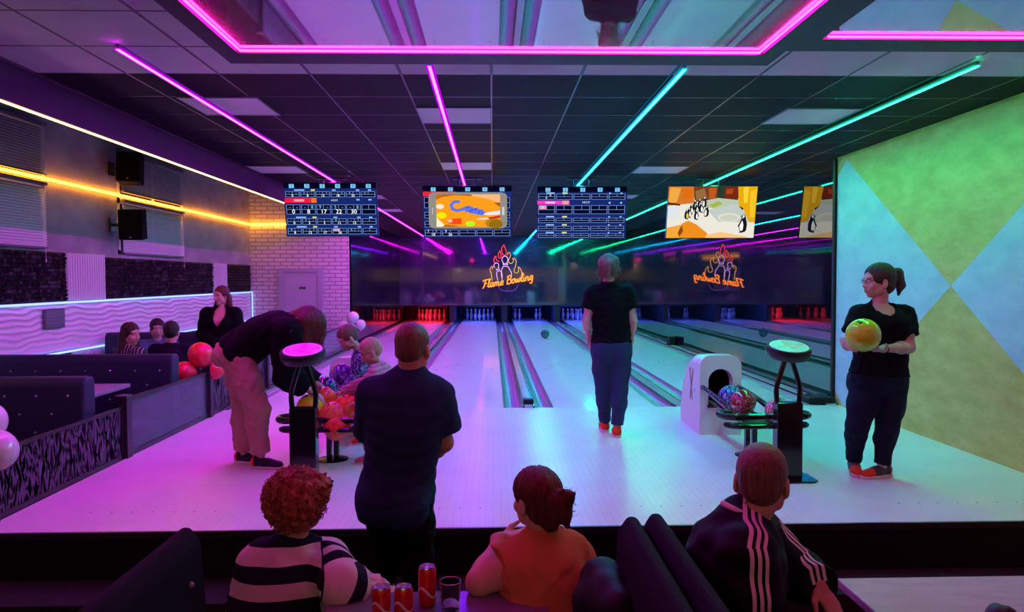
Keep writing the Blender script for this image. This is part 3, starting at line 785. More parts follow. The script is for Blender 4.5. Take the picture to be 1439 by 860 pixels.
def board_a(rect, poly, ellipse, text):
    header(rect, text, 6, 0, 1)
    rows = [(.115, .16, .265, [('-', '-', '0'), ('5', '-', '8'), ('-', '7', '13'), ('-', '3', '18'), ('8', '-', '25'), ('X', '', '')]),
            (.295, .405, .59, [('-', '-', '0'), ('-', '8', '8'), ('9', '-', '17'), ('5', '-', '22'), ('-', '8', '30'), ('', '', '')]),
            (.63, .67, .785, [('-', '-', '0'), ('3', '-', '3'), ('-', '-', '3'), ('8', '-', '11'), ('-', '1', '12'), ('', '', '')]),
            (.81, .855, .97, [('8', '-', '8'), ('-', '7', '12'), ('5', '-', '17'), ('8', '-', '26'), ('8', '/', ''), ('', '', '')])]
    for r, (yn, y0, y1, cs) in enumerate(rows):
        h = y1-y0
        if r == 1:
            rect(0, yn-.012, .345, yn+.075, (235, 30, 60), 1.1); rect(.29, yn-.012, .345, yn+.075, (250, 120, 20), 1.1); rect(.10, yn+.012, .21, yn+.052, (255, 160, 170)); text('HDCP', .54, yn+.032, .035, SB['wh'])
        else:
            rect(.11, yn+.005, .22, yn+.03, (150, 190, 255)); rect(.29, yn+.004, .335, yn+.032, (225, 220, 120)); rect(.52, yn+.006, .56, yn+.03, (150, 190, 255))
        rect(.78, yn+.006, .815, yn+.032, (150, 190, 255)); rect(.91, yn+.006, .945, yn+.032, (150, 190, 255))
        for k, (a, b, c) in enumerate(cs):
            x0 = .012+k*.1645; x1 = x0+.152; cell(rect, x0, y0, x1, y1)
            if r == 3 and k == 3: rect(x0+.005, y0+.01, (x0+x1)/2, (y0+y1)/2-.004, (230, 150, 190))
            text(a, x0+.04, y0+h*.27, h*.36, SB['cy']); text(b, x1-.035, y0+h*.27, h*.36, SB['cy']); text(c, (x0+x1)/2, y0+h*.74, h*.46, (255, 255, 255), 1.2)
def board_b(rect, poly, ellipse, text):
    header(rect, text, 5, .02, .99)
    rows = [(.105, .135, .245), (.265, .355, .525), (.56, .60, .695), (.72, .76, .85), (.87, .905, .985)]
    for r, (yn, y0, y1) in enumerate(rows):
        if r == 1:
            rect(0, yn, .36, yn+.075, (235, 60, 190), 1.1); rect(.28, yn, .35, yn+.075, (255, 150, 150), 1.1); rect(.09, yn+.02, .2, yn+.055, (255, 190, 240)); text('HDCP', .545, yn+.035, .04, SB['wh'])
        else:
            rect(.1, yn+.004, .19, yn+.026, (160, 200, 255)); rect(.28, yn+.002, .335, yn+.03, (225, 225, 140))
        for e in (.80, .93): rect(e, yn+.008+(.02 if r == 1 else 0), e+.02, yn+.028+(.03 if r == 1 else 0), (180, 210, 255))
        for k in range(5):
            x0 = .012+k*.197; cell(rect, x0, y0, x0+.183, y1)
    rect(.02, .36, .1, .43, (235, 150, 190)); text('6', .06, .395, .05, (255, 255, 255)); text('8', .145, .16, .05, SB['wh']); text('8', .10, .215, .045, SB['wh'])
def board_c(rect, poly, ellipse, text):
    header(rect, text, 5, .02, .99)
    rect(0, .10, .37, .19, (235, 30, 60), 1.1); rect(.37, .10, 1, .19, SB['bg'])
    for (y0, y1) in ((.21, .42), (.50, .62), (.68, .80)):
        for x0 in (.012, .80): cell(rect, x0, y0, x0+.18, y1)
    for k in range(5): cell(rect, .012+k*.197, .85, .012+k*.197+.183, .975)
    text('7', .05, .88, .06, SB['wh']); text('/', .14, .88, .06, SB['wh']); text('18', .105, .945, .06, (255, 255, 255)); text('9', .25, .88, .06, SB['wh']); text('26', .3, .945, .06, (255, 255, 255))
    # a phone held sideways with a paint palette picture
    pts = []
    for cx, cy, a0 in ((.88, .20, -90), (.88, .74, 0), (.13, .74, 90), (.13, .20, 180)):
        pts += [(cx+.07*math.cos(math.radians(a0+t)), cy+.085*math.sin(math.radians(a0+t))) for t in (0, 30, 60, 90)]
    poly(pts, (146, 142, 138), 1.0)
    rect(.145, .155, .87, .79, (245, 150, 25), 1.15)
    poly([(.145, .155), (.30, .155), (.145, .26)], (200, 110, 20)); poly([(.2, .155), (.55, .155), (.56, .19), (.36, .17), (.24, .20)], (185, 100, 20))
    poly([(.54, .155), (.87, .155), (.87, .33), (.72, .24), (.56, .19)], (255, 180, 120), 1.1); poly([(.80, .32), (.87, .31), (.87, .40)], (165, 95, 15))
    poly([(.15, .60), (.19, .68), (.26, .79), (.145, .79)], (255, 235, 200), 1.1); poly([(.21, .79), (.25, .745), (.33, .76), (.42, .79)], (190, 110, 20))
    ellipse(.19, .39, .045, .05, (255, 225, 200), 1.1); ellipse(.205, .565, .055, .065, (255, 215, 10), 1.2)
    poly([(.26, .69), (.29, .645), (.34, .63), (.43, .62), (.43, .735), (.34, .74), (.29, .725)], (240, 70, 25), 1.1); ellipse(.30, .675, .03, .03, (255, 190, 170))
    ellipse(.53, .73, .055, .05, (180, 240, 40), 1.1); ellipse(.80, .72, .10, .10, (190, 130, 15)); ellipse(.82, .74, .08, .09, (150, 110, 20))
    sq = [(.40, .295), (.35, .30), (.315, .36), (.33, .44), (.38, .47), (.44, .45), (.47, .42), (.50, .47), (.54, .43), (.56, .49), (.60, .44), (.62, .51), (.66, .47), (.69, .53)]
    for (x, y) in [((1-t)*sq[i][0]+t*sq[i+1][0], (1-t)*sq[i][1]+t*sq[i+1][1]) for i in range(len(sq)-1) for t in (0, .33, .66)]: ellipse(x, y, .019, .033, (95, 120, 235), 1.0, 8)
    poly([(.46, .40), (.52, .37), (.58, .42), (.66, .45), (.72, .53), (.66, .57), (.56, .53), (.47, .49)], (95, 120, 235)); [ellipse(x, y, .011, .02, (60, 75, 190), 1.0, 8) for x, y in ((.50, .41), (.55, .46), (.59, .45), (.63, .50), (.53, .49), (.67, .53))]
    poly([(.67, .54), (.74, .50), (.87, .47), (.87, .545), (.74, .565)], (240, 235, 240)); poly([(.73, .61), (.87, .565), (.87, .61), (.75, .64)], (205, 40, 30)); poly([(.60, .645), (.64, .62), (.73, .61), (.75, .64), (.66, .65)], (240, 225, 205))
    rect(.10, .41, .106, .54, (225, 225, 220)); rect(.893, .40, .918, .56, (215, 212, 208))
def penguin(poly, ellipse, x, y, h, flip=1, yellow=False):
    b = (22, 22, 30); w = (245, 245, 240)
    X = lambda a: x+flip*a*h*.56; Y = lambda q: y-h*q
    poly([(X(-.16), Y(.05)), (X(-.24), Y(.35)), (X(-.12), Y(.68)), (X(-.06), Y(.92)), (X(.03), Y(1.0)), (X(.12), Y(.93)), (X(.15), Y(.75)), (X(.24), Y(.45)), (X(.22), Y(.12)), (X(.12), Y(.0)), (X(-.08), Y(.0))], b)
    poly([(X(-.14), Y(.08)), (X(-.19), Y(.36)), (X(-.10), Y(.62)), (X(-.02), Y(.62)), (X(.04), Y(.4)), (X(.02), Y(.1))], (235, 210, 60) if yellow else w)
    poly([(X(-.03), Y(.92)), (X(.05), Y(.96)), (X(.09), Y(.86)), (X(.0), Y(.78)), (X(-.04), Y(.72))], w)
    poly([(X(-.06), Y(.92)), (X(-.2), Y(.86)), (X(-.05), Y(.84))], b)
    poly([(X(-.12), Y(.65)), (X(-.3), Y(.3)), (X(-.2), Y(.32)), (X(-.06), Y(.6))], b)
    poly([(X(-.12), Y(.03)), (X(-.2), Y(-.03)), (X(.02), Y(-.03)), (X(.02), Y(.03))], (60, 55, 55))
def board_d(rect, poly, ellipse, text):
    rect(0, 0, 1, 1, (232, 228, 215), 1.05)
    poly([(0, 0), (.30, 0), (.29, .32), (.0, .37)], (215, 120, 40), 1.0); poly([(.02, .02), (.14, .03), (.10, .30), (.0, .33)], (240, 170, 70)); poly([(.15, .05), (.27, .06), (.26, .22), (.17, .25)], (225, 110, 20)); poly([(0, .30), (.14, .34), (.14, .37), (0, .35)], (90, 40, 20))
    poly([(.28, 0), (.57, 0), (.56, .24), (.42, .27), (.30, .30)], (120, 60, 35)); poly([(.30, .09), (.40, .03), (.44, .22), (.32, .27)], (150, 110, 60)); poly([(.45, .03), (.54, .02), (.53, .22), (.46, .24)], (190, 90, 30))
    poly([(.55, 0), (.64, 0), (.63, .24), (.55, .22)], (40, 60, 45)); poly([(.63, 0), (.80, 0), (.79, .26), (.63, .24)], (120, 40, 20)); poly([(.65, .05), (.73, .04), (.72, .14), (.65, .15)], (175, 70, 35))
    poly([(.42, .27), (.56, .22), (.79, .26), (.82, .34), (.60, .43), (.45, .41)], (190, 200, 175)); poly([(.46, .36), (.57, .28), (.62, .33), (.52, .42)], (165, 185, 80))
    poly([(.45, .45), (.80, .32), (.90, .55), (.97, .70), (.58, .68)], (195, 205, 200)); ellipse(.70, .60, .13, .09, (222, 222, 205)); ellipse(.70, .61, .10, .06, (205, 208, 190))
    poly([(.78, 0), (1, 0), (1, .70), (.93, .68), (.86, .44), (.80, .36)], (225, 165, 15), 1.1); poly([(.84, .02), (.90, .0), (.90, .3), (.86, .33)], (250, 205, 50), 1.1); poly([(.92, .1), (.99, .05), (.99, .6), (.94, .6)], (240, 190, 40), 1.1); poly([(.80, .37), (.86, .42), (.85, .46)], (70, 35, 10))
    poly([(0, .80), (.16, .74), (.30, .78), (.4, 1), (0, 1)], (240, 165, 60), 1.05); poly([(.17, .72), (.24, .66), (.34, .74), (.46, .90), (.50, 1), (.14, 1)], (235, 140, 30), 1.05); poly([(.17, .74), (.19, .86), (.15, .98), (.13, .9)], (140, 70, 20))
    poly([(.45, .95), (.62, .88), (.9, .97), (.95, 1), (.45, 1)], (250, 200, 130))
    rect(0, .37, .13, .62, (225, 230, 235))
    for (x, y, h, yl) in ((.31, .45, .20, 0), (.36, .43, .20, 0), (.41, .40, .21, 0), (.27, .53, .2, 0), (.33, .52, .2, 0), (.38, .50, .2, 0), (.25, .60, .2, 0), (.44, .58, .22, 0), (.22, .63, .2, 1), (.33, .64, .2, 0)): penguin(poly, ellipse, x, y, h, -1 if x < .4 else 1, yl)
    penguin(poly, ellipse, .865, .89, .36, 1)
tv('ceiling screen showing a blue scoreboard with a red name bar and scores up to 30', 401, 258, 530, 331, board_a)
tv('ceiling screen showing a phone with an orange paint palette over a scoreboard', 595, 262, 719, 334, board_c)
tv('ceiling screen showing a mostly empty blue scoreboard with a pink name bar', 755, 263, 880, 335, board_b)
tv('ceiling screen showing a colour picture of penguins on sand', 938, 262, 1062, 335, board_d)

# ------------------------------------------------------------------ left wall: windows, blinds, panels
M_slat = mat('blind_slat', (.78, .76, .80), .4); M_rail = mat('blind_rail', (.10, .095, .12), .5)
M_pane = mat('night_glass', (.01, .01, .02), .05, spec=.8)
def window(n, y0, y1, z0, z1):
    t = bpy.data.objects.new('window_%d' % n, None); C.objects.link(t); t.location = (XW, y0, z0); t['_at'] = (XW, y0, z0); struct(t)
    f = MB()
    for lo, hi in (((y0, z0), (y1, z0+.05)), ((y0, z1-.05), (y1, z1)), ((y0, z0), (y0+.05, z1)), ((y1-.05, z0), (y1, z1)), ((y0, 2.56), (y1, 2.64)), (((y0+y1)/2-.03, z0), ((y0+y1)/2+.03, z1))):
        f.box((XW, lo[0], lo[1]), (XW+.018, hi[0], hi[1]))
    f.build('window_frame', mat('window_frame_white', (.7, .68, .72), .4), t); MB().box((XW, y0+.05, z0+.05), (XW+.006, y1-.05, z1-.05)).build('pane', M_pane, t)
def blind(label, y0, y1, z0, z1, op):
    t = thing('window_blind', label, 'blind', (XW+.05, (y0+y1)/2, z1), 'venetian blinds')
    q = MB(); n = int((z1-z0-.06)/.032)
    for k in range(n):
        z = z0+.03+k*.032; a = op; c, s = math.cos(a)*.018, math.sin(a)*.018
        q.add([(XW+.05-c, y0, z+s), (XW+.05+c, y0, z-s), (XW+.05+c, y1, z-s), (XW+.05-c, y1, z+s), (XW+.05-c, y0, z+s+.0015), (XW+.05+c, y0, z-s+.0015), (XW+.05+c, y1, z-s+.0015), (XW+.05-c, y1, z+s+.0015)],
              [[0, 3, 2, 1], [4, 5, 6, 7], [0, 1, 5, 4], [2, 3, 7, 6], [1, 2, 6, 5], [0, 4, 7, 3]])
    q.build('slats', M_slat, t)
    MB().box((XW+.025, y0, z1-.035), (XW+.08, y1, z1)).build('head_rail', M_rail, t); MB().box((XW+.03, y0, z0), (XW+.07, y1, z0+.022)).build('bottom_rail', M_rail, t)
    MB().tube([(XW+.085, y1-.08, z1), (XW+.085, y1-.08, z0-.12)], .003, seg=5).box((XW+.079, y1-.086, z0-.16), (XW+.091, y1-.074, z0-.12)).build('pull_cord', M_slat, t)
window(1, 6.2, 8.85, 1.86, 3.3); window(2, 10.55, 12.7, 1.86, 3.3)
blind('half open slatted blind in the upper part of the window nearest the viewer', 6.25, 8.8, 2.70, 3.3, 1.0)
blind('slatted blind below the amber strip in the window nearest the viewer', 6.25, 8.8, 1.86, 2.62, 1.0)
blind('slatted blind in the upper part of the window behind the speakers', 10.6, 12.65, 2.72, 3.3, 1.0)
blind('slatted blind below the amber strip in the window behind the speakers', 10.6, 12.65, 1.86, 2.62, 1.0)
def panel(name, label, y0, y1, z0, z1, m, kind, x=XW):
    if kind == 'ribs':
        n = int((y1-y0)/.055); pts = [(x+.004, y0)]
        for k in range(n):
            a = y0+(y1-y0)*k/n; b = (y1-y0)/n; pts += [(x+.014, a+b*.05), (x+.03, a+b*.2), (x+.03, a+b*.7), (x+.014, a+b*.85)]
        pts += [(x+.004, y1)]
        o = MB().prism(pts, 'z', z0, z1).build(name, m, fixn=True)
    elif kind == 'waves':
        L = y1-y0; H = z1-z0
        def fn(U, W_):
            y = y0+U*L; z = z0+W_*H
            ph = 2*PI*(z/.070+.17*np.sin(y*2*PI/.74+1.3*np.sin(z*11))+.10*np.sin(y*2*PI/.41+z*14+2)+.25*np.sin(y*2*PI/1.9))
            return x+.022+.0075*(1-2*np.abs(np.cos(ph/2))**1.5), y, z
        q = MB(); q.grid(fn, int(L/.03), int(H/.0075)); q.box((x+.001, y0, z0), (x+.012, y1, z1)); o = q.build(name, m, smooth='auto', fixn=False)
    else:
        L = y1-y0; H = z1-z0; q = MB(); s = .105; q.box((x+.001, y0, z0), (x+.012, y1, z1))
        for i in range(int(L/s)+1):
            for j in range(int(H/s+.5)):
                a = y0+i*s; b = z0+j*H/int(H/s+.5); a2 = min(a+s, y1); b2 = b+H/int(H/s+.5)
                if a2-a < .03: continue
                for k in range(4):
                    h = random.choice((.012, .022, .03, .04)); u = (a2-a)/2; v = (b2-b)/2; i2, j2 = k % 2, k//2
                    ca, cb = a+i2*u, b+j2*v
                    q.add([(x+.012, ca, cb), (x+.012, ca+u, cb), (x+.012, ca+u, cb+v), (x+.012, ca, cb+v), (x+.012+h, ca+u*.3, cb+v*.3), (x+.012+h*.7, ca+u*.8, cb+v*.25), (x+.012+h*.8, ca+u*.7, cb+v*.8), (x+.012+h*.4, ca+u*.2, cb+v*.7)],
                          [[0, 1, 5, 4], [1, 2, 6, 5], [2, 3, 7, 6], [3, 0, 4, 7], [4, 5, 6, 7]])
        o = q.build(name, m, fixn=False)
    return tag(o, label, 'wall panel')
M_foam = mat('dark_relief', (.010, .008, .014), .4, spec=.35); M_rib = mat('white_ribs', (.70, .67, .70), .5); M_wave = mat('white_waves', (.80, .76, .80), .5)
panel('relief_panel', 'dark relief wall panel above the upper ice blue strip, nearest the viewer', 3.5, 9.22, 1.245, 1.83, M_foam, 'foam')
panel('ribbed_panel', 'wide white ribbed panel between the dark relief panels on the left wall', 9.25, 10.15, 1.245, 1.83, M_rib, 'ribs')
panel('relief_panel', 'dark relief wall panel in the middle, right of the wide white ribbed panel', 10.18, 14.0, 1.245, 1.80, M_foam, 'foam')
panel('ribbed_panel', 'narrow white ribbed panel near the brick end wall', 14.03, 14.75, 1.245, 1.80, M_rib, 'ribs')
panel('relief_panel', 'short dark relief panel in the corner beside the brick end wall', 14.78, 16.15, 1.245, 1.80, M_foam, 'foam')
panel('wave_panel', 'long white wall panel with wavy relief between the two ice blue strips', 3.5, 16.15, .645, 1.21, M_wave, 'waves')
panel('relief_panel', 'low dark relief panel under the lower ice blue strip, behind the near booths', 3.5, 9.3, .0, .615, M_foam, 'foam')
panel('ribbed_panel', 'low white ribbed panel under the lower ice blue strip', 9.33, 10.2, .0, .615, M_rib, 'ribs')
panel('relief_panel', 'low dark relief panel under the lower ice blue strip, behind the seated guests', 10.23, 16.1, .0, .615, M_foam, 'foam')
pq = MB().box((XW+.038, 8.72, .93), (XW+.055, 9.12, 1.16)).box((XW+.055, 8.74, .95), (XW+.058, 9.10, 1.14), 1)
for k in range(4): pq.box((XW+.058, 8.76, .97+.04*k), (XW+.0595, 8.76+(.30, .24, .32, .2)[k], .978+.04*k), 0)
tag(pq.build('notice_plate', [mat('plate_grey', (.16, .15, .19), .35, metal=.4), mat('plate_face', (.22, .20, .27), .3, metal=.3)]), 'small grey notice plate on the white wave panel', 'notice')
# speakers
def speaker(label, px0, py0, px1, py1, D, tilt, yaw):
    c = P((px0+px1)/2, (py0+py1)/2, D); w, h, d = .30, .41, .26
    R = np.array(Matrix.Rotation(math.radians(yaw), 3, 'Z') @ Matrix.Rotation(math.radians(tilt), 3, 'X'))
    t = thing('wall_speaker', label, 'speaker', c)
    MB().box((-w/2, -d/2, -h/2), (w/2, d/2, h/2), 0, R, c).build('cabinet', mat('speaker_black', (.003, .003, .004), .9, spec=.1), t, bevel=.018, seg=3)
    MB().box((-w/2+.012, -d/2-.006, -h/2+.012), (w/2-.012, -d/2+.0, h/2-.012), 0, R, c).build('grille', mat('speaker_grille', (.003, .003, .004), .9, spec=.1, bump=.5, bscale=250), t, bevel=.004)
    MB().box((-.012, -d/2-.008, -h/2+.03), (.012, -d/2-.0055, -h/2+.045), 0, R, c).build('badge', mat('badge', (.5, .5, .52), .3, metal=.8), t)
    MB().tube([c+R @ np.array((-.02, .08, 0)), c+V(-.12, .05, -.0), V(XW+.01, c[1]+.05, c[2])], .022, seg=10).box((XW, c[1]-.03, c[2]-.09), (XW+.02, c[1]+.13, c[2]+.09)).build('bracket', M_dark, t)
speaker('black wall speaker tilted down, the upper of two in front of the second window', 164, 217, 202, 257, 10.35, -8, 12)
speaker('black wall speaker hanging under the amber strip, the lower of two', 167, 293, 206, 338, 10.35, 6, 10)
# door in the brick end wall
dr = bpy.data.objects.new('door_1', None); C.objects.link(dr); dz0 = -.3
a = P(393, 378, 16.2); b = P(453, 378, 16.2); dr.location = (a[0], 16.2, dz0); dr['_at'] = (a[0], 16.2, dz0); struct(dr)
x0, x1, zt = a[0], b[0], a[2]
MB().box((x0-.02, 16.14, dz0), (x0+.10, 16.21, zt+.02)).box((x1-.10, 16.14, dz0), (x1+.02, 16.21, zt+.02)).box((x0+.1, 16.14, zt-.08), (x1-.1, 16.21, zt+.02)).build('door_frame', mat('door_frame_lilac', (.48, .46, .58), .45), dr, bevel=.008)
MB().box((x0+.10, 16.165, dz0), (x1-.10, 16.2, zt-.08)).build('door_leaf', mat('door_leaf_lilac', (.55, .53, .66), .4), dr)
MB().tube([(x0+.16, 16.165, .72), (x0+.16, 16.12, .72), (x0+.27, 16.12, .72)], .011, seg=8).build('door_handle', mat('steel', (.5, .5, .52), .3, metal=.9), dr)
MB().box((x0+.42, 16.158, 1.28), (x0+.56, 16.166, 1.33)).build('door_sign', mat('sign_dark', (.08, .07, .1), .4), dr)

# ------------------------------------------------------------------ fence, posts
M_fence = mat('fence_dark', (.020, .016, .026), .4); M_strand = mat('fence_strand', (.10, .085, .135), .5)
XF = -3.10
def post(label, y, h=.52):
    t = thing('fence_post', label, 'fence post', (XF, y, 0))
    MB().box((XF-.045, y-.045, 0), (XF+.045, y+.045, h)).build('shaft', M_fence, t, bevel=.004)
    MB().box((XF-.05, y-.05, h), (XF+.05, y+.05, h+.012)).build('cap', mat('post_cap', (.10, .09, .13), .35), t, bevel=.004)
def cut_panel(label, y0, y1, z0, z1, seed):
    t = thing('railing', label, 'railing', (XF, (y0+y1)/2, z0))
    f = MB()
    for lo, hi in (((y0, z0), (y1, z0+.035)), ((y0, z1-.022), (y1, z1)), ((y0, z0), (y0+.02, z1)), ((y1-.02, z0), (y1, z1))): f.box((XF-.014, lo[0], lo[1]), (XF+.014, hi[0], hi[1]))
    f.build('frame', M_fence, t)
    r = random.Random(seed); s = MB(); n = int((y1-y0)/.040); h = z1-z0
    for k in range(n):
        for pas in (0, 1):
            yb = y0+.04+(y1-y0-.08)*(k+r.random())/n; sl = r.uniform(.02, .16)*(1 if pas else -1); w = r.uniform(.009, .0135); bow = r.uniform(-.04, .04)
            za, zb = z0+.03, z1-.018
            if r.random() < .15: za += r.uniform(0, .4)*h
            elif r.random() < .15: zb -= r.uniform(0, .4)*h
            L = []; Rr = []
            for q in range(5):
                u = q/4; y = min(max(yb+sl*(u-.5)*(zb-za)/.4+bow*4*u*(1-u), y0+.02), y1-.02); z = za+(zb-za)*u; ww = w*(.35+1.3*4*u*(1-u)*.5+.1)
                L.append((y-ww, z)); Rr.append((y+ww, z))
            s.prism(L+Rr[::-1], 'x', XF-.003, XF+.003)
    s.build('reed_cutout', M_strand, t)
M_glass = mat('smoked_glass', (.62, .52, .78), .0, spec=.6, trans=.78, ior=1.12)
def glass_panel(label, y0, y1, z0, z1):
    t = thing('railing', label, 'railing', (XF, (y0+y1)/2, z0))
    f = MB()
    for lo, hi in (((y0, z0), (y1, z0+.04)), ((y0, z1-.025), (y1, z1)), ((y0, z0), (y0+.025, z1)), ((y1-.025, z0), (y1, z1))): f.box((XF-.016, lo[0], lo[1]), (XF+.016, hi[0], hi[1]))
    f.build('frame', M_fence, t); MB().box((XF-.004, y0+.02, z0+.03), (XF+.004, y1-.02, z1-.02)).build('glass', M_glass, t)
post('dark square fence post at the near left end, behind the white balloons', 4.62)
cut_panel('dark fence panel with reed shaped cutouts, nearest the viewer at left', 4.67, 6.28, .0, .44, 3)
post('dark square fence post between the near cutout panel and the glass panel', 6.33)
glass_panel('smoked glass fence panel between two dark posts', 6.38, 8.13, .0, .50)
post('dark square fence post under the red balloons', 8.18, .56)
cut_panel('dark fence panel with reed shaped cutouts, behind the bending woman', 8.23, 10.2, .0, .44, 5)
post('dark square fence post farther down beside the far left lane', 10.25)
glass_panel('long smoked glass fence panel running on to the brick end wall', 10.3, 15.9, .0, .52)
post('dark square fence post at the brick end wall, under pale balloons', 15.95)
MB()
# balloons
def balloon(label, c, r, m, grp, down=(0, 0, -1)):
    t = thing('balloon', label, 'balloon', c, grp)
    R = frame_f((0, 1, 0), -np.array(nrm(down))); R = np.stack([nrm(np.cross((0.1, 1, 0), -nrm(down))), nrm(np.cross(-nrm(down), nrm(np.cross((0.1, 1, 0), -nrm(down))))), -nrm(down)], 1)
    prof = [(r*math.sin(PI*i/18)*(1-.10*max(0, math.cos(PI*i/18))**2 if i < 9 else 1), -r*1.12*math.cos(PI*i/18) if i < 9 else -r*math.cos(PI*i/18)) for i in range(19)]
    MB().lathe(prof, c, 28, 0, R).build('skin', m, t, smooth=True)
    MB().lathe([(.004, -r*1.12-.02), (.014, -r*1.12-.018), (.005, -r*1.12-.004), (.004, -r*1.12+.004)], c, 10, 0, R).build('knot', m, t, smooth=True)
def bmat(name, col): return mat(name, col, .12, spec=.6, coat=.4)
Br = bmat('balloon_red', (.85, .03, .06)); Bw = bmat('balloon_white', (.82, .74, .80))
balloon('glossy red balloon on top of the cluster at the fence post', P(282, 498, 8.12), .133, Br, 'red balloons')
balloon('glossy red balloon at the left of the cluster at the fence post', P(259, 523, 8.05), .118, Br, 'red balloons', (.9, .2, -.2))
balloon('glossy red balloon at the right of the cluster, partly behind the bending woman', P(301, 519, 8.25), .115, Br, 'red balloons', (-.9, 0, .2))
balloon('pale white balloon low at the left picture edge', P(-6, 634, 4.62), .125, Bw, 'white balloons', (-.3, .3, .6))
balloon('pale white balloon above the other at the left picture edge', P(-20, 592, 4.72), .120, Bw, 'white balloons', (.2, 0, -1))
for px, py, r, lb in ((496, 446, .125, 'topmost'), (507, 456, .105, 'right hand'), (484, 458, .12, 'left hand'), (494, 461, .1, 'lowest')):
    balloon(lb+' pale balloon of the cluster in front of the brick corner', P(px, py, 15.7), r, Bw, 'pale balloons at the brick corner')
# ------------------------------------------------------------------ booth sofas and tables
M_bench = mat('bench_fabric', (.0075, .0065, .013), .85, spec=.12, bump=.15, bscale=200)
M_sofa = mat('navy_leather', (.018, .022, .060), .5, spec=.35, bump=.12, bscale=90); M_but = mat('button_glint', (.35, .33, .42), .2, metal=.6)
def sofa(label, o, axis, L, depth, zf, zs, zt, tufts, flip=1, cat='booth sofa', thick=.17, m=None):
    """o: end point of the back's foot; axis: run direction; the seat lies on the side n"""
    m = m or M_sofa
    u = nrm(V(*axis, 0)); n = np.cross(u, (0, 0, 1))*flip; o = np.array((o[0], o[1], zf))
    R = np.stack([u, n, V(0, 0, 1)], 1)
    t = thing('booth_sofa', label, cat, o+u*L/2)
    def rb(lo, hi, mm, nm, bev): return MB().box(lo, hi, 0, R, o).build(nm, mm, t, bevel=bev, seg=4)
    rb((0, -.0, 0), (L, depth+thick-.05, .09), M_black, 'plinth', .004)
    rb((.0, thick*.8, .09), (L, depth+thick, zs-zf), m, 'seat', .05)
    # backrest leans away from the seat
    h = zt-zf; q = MB()
    prof = [(thick+.05, .3), (thick, h-.05), (thick-.035, h), (.02, h), (-.005, h-.04), (0, .05), (thick+.03, .05)]
    v = []; k = len(prof)
    for a in (0, L): v += [o+R @ np.array((a, p, z)) for p, z in prof]
    q.add(v, [list(range(k))[::-1], [k+i for i in range(k)]]+[[i, (i+1) % k, k+(i+1) % k, k+i] for i in range(k)])
    q.build('backrest', m, t, bevel=.022, seg=3)
    if tufts:
        nb = int(L/.23)
        for row, z in enumerate(tufts):
            for i in range(nb):
                a = (i+.5+(.5 if row % 2 else 0))*L/nb
                if a > L-.06: continue
                zz = z-zf; pn = thick+.05-.05*(zz-.3)/(h-.35)
                b = MB().sphere(o+R @ np.array((a, pn+.002, zz)), .012, 0, 10, 6); b.build('button', M_but, t, smooth=True)
def table(label, x0, x1, y0, y1, z, zf, m, legs=((.5, .5),), th=.035):
    t = thing('booth_table', label, 'table', ((x0+x1)/2, (y0+y1)/2, zf))
    MB().box((x0, y0, z-th), (x1, y1, z)).build('tabletop', m, t, bevel=.006)
    for a, b in legs:
        x, y = x0+(x1-x0)*a, y0+(y1-y0)*b
        MB().lathe([(.035, zf+.02), (.035, z-th)], (x, y, 0), 16).build('pedestal', M_dark, t, smooth='auto'); MB().lathe([(.0, zf), (.23, zf), (.23, zf+.012), (.05, zf+.03), (0, zf+.03)], (x, y, 0), 24).build('foot_plate', M_dark, t, smooth='auto')
M_tab = mat('table_laminate', (.32, .29, .36), .35, var=.1, vscale=6); M_tabdk = mat('table_laminate_dark', (.14, .12, .17), .22, var=.1, vscale=6); M_tabgr = mat('table_laminate_grey', (.42, .43, .45), .45, var=.10, vscale=7, stretch=(1, 3, 1))
sofa('tufted navy booth sofa nearest the viewer on the left, its back end against the fence', (XW+.1, 6.02), (1, 0), 1.93, .5, -.3, .12, .74, (.60, .46, .32), 1)
sofa('tufted navy booth sofa behind the left table, second from the viewer', (XW+.1, 7.62), (1, 0), 1.93, .5, -.3, .12, .755, (.60, .46, .32), 1)
sofa('navy booth sofa backing onto the second one, under the seated dark haired woman', (XW+.1, 7.72), (1, 0), 1.80, .5, -.3, .12, .70, None, -1)
sofa('navy booth sofa behind the seated men, farthest from the viewer', (XW+.1, 10.1), (1, 0), 1.25, .5, -.3, .12, .80, (.6, .46), 1)
table('grey laminate table in the second left booth', -5.1, -3.42, 6.42, 7.12, .52, -.3, M_tab)
table('grey laminate table at the left picture edge, in the nearest booth', -5.1, -3.46, 4.75, 5.36, .50, -.3, M_tab)
table('grey laminate table between the seated guests', -5.1, -3.5, 8.75, 9.2, .45, -.3, M_tab)
# near pit benches and tables
sofa('dark navy bench at lower left with glinting buttons, behind the curly haired woman', (-1.085, 2.56), (0, -1), 2.2, .48, -.45, .0, .655, (.50, .36, .22), -1, thick=.085, m=M_bench)
sofa('dark navy bench back left of centre pair, behind the woman in the orange shirt', (.525, 2.62), (0, -1), 2.3, .34, -.45, .0, .655, None, 1, thick=.085, m=M_bench)
sofa('dark navy bench back right of centre pair, behind the man in the striped track jacket', (.54, 2.62), (0, -1), 2.3, .48, -.45, .0, .665, None, -1, thick=.085, m=M_bench)
tb0 = P(655, 837, 2.85)
table('dark glossy table with three red cans, between the two front women', -.62, .20, 1.7, 2.86, .29, -.45, M_tabdk, ((.5, .25), (.5, .75)))
table('pale grey table at the lower right corner', 1.38, 2.45, 1.7, 2.93, .29, -.45, M_tabgr, ((.5, .25), (.5, .75)))
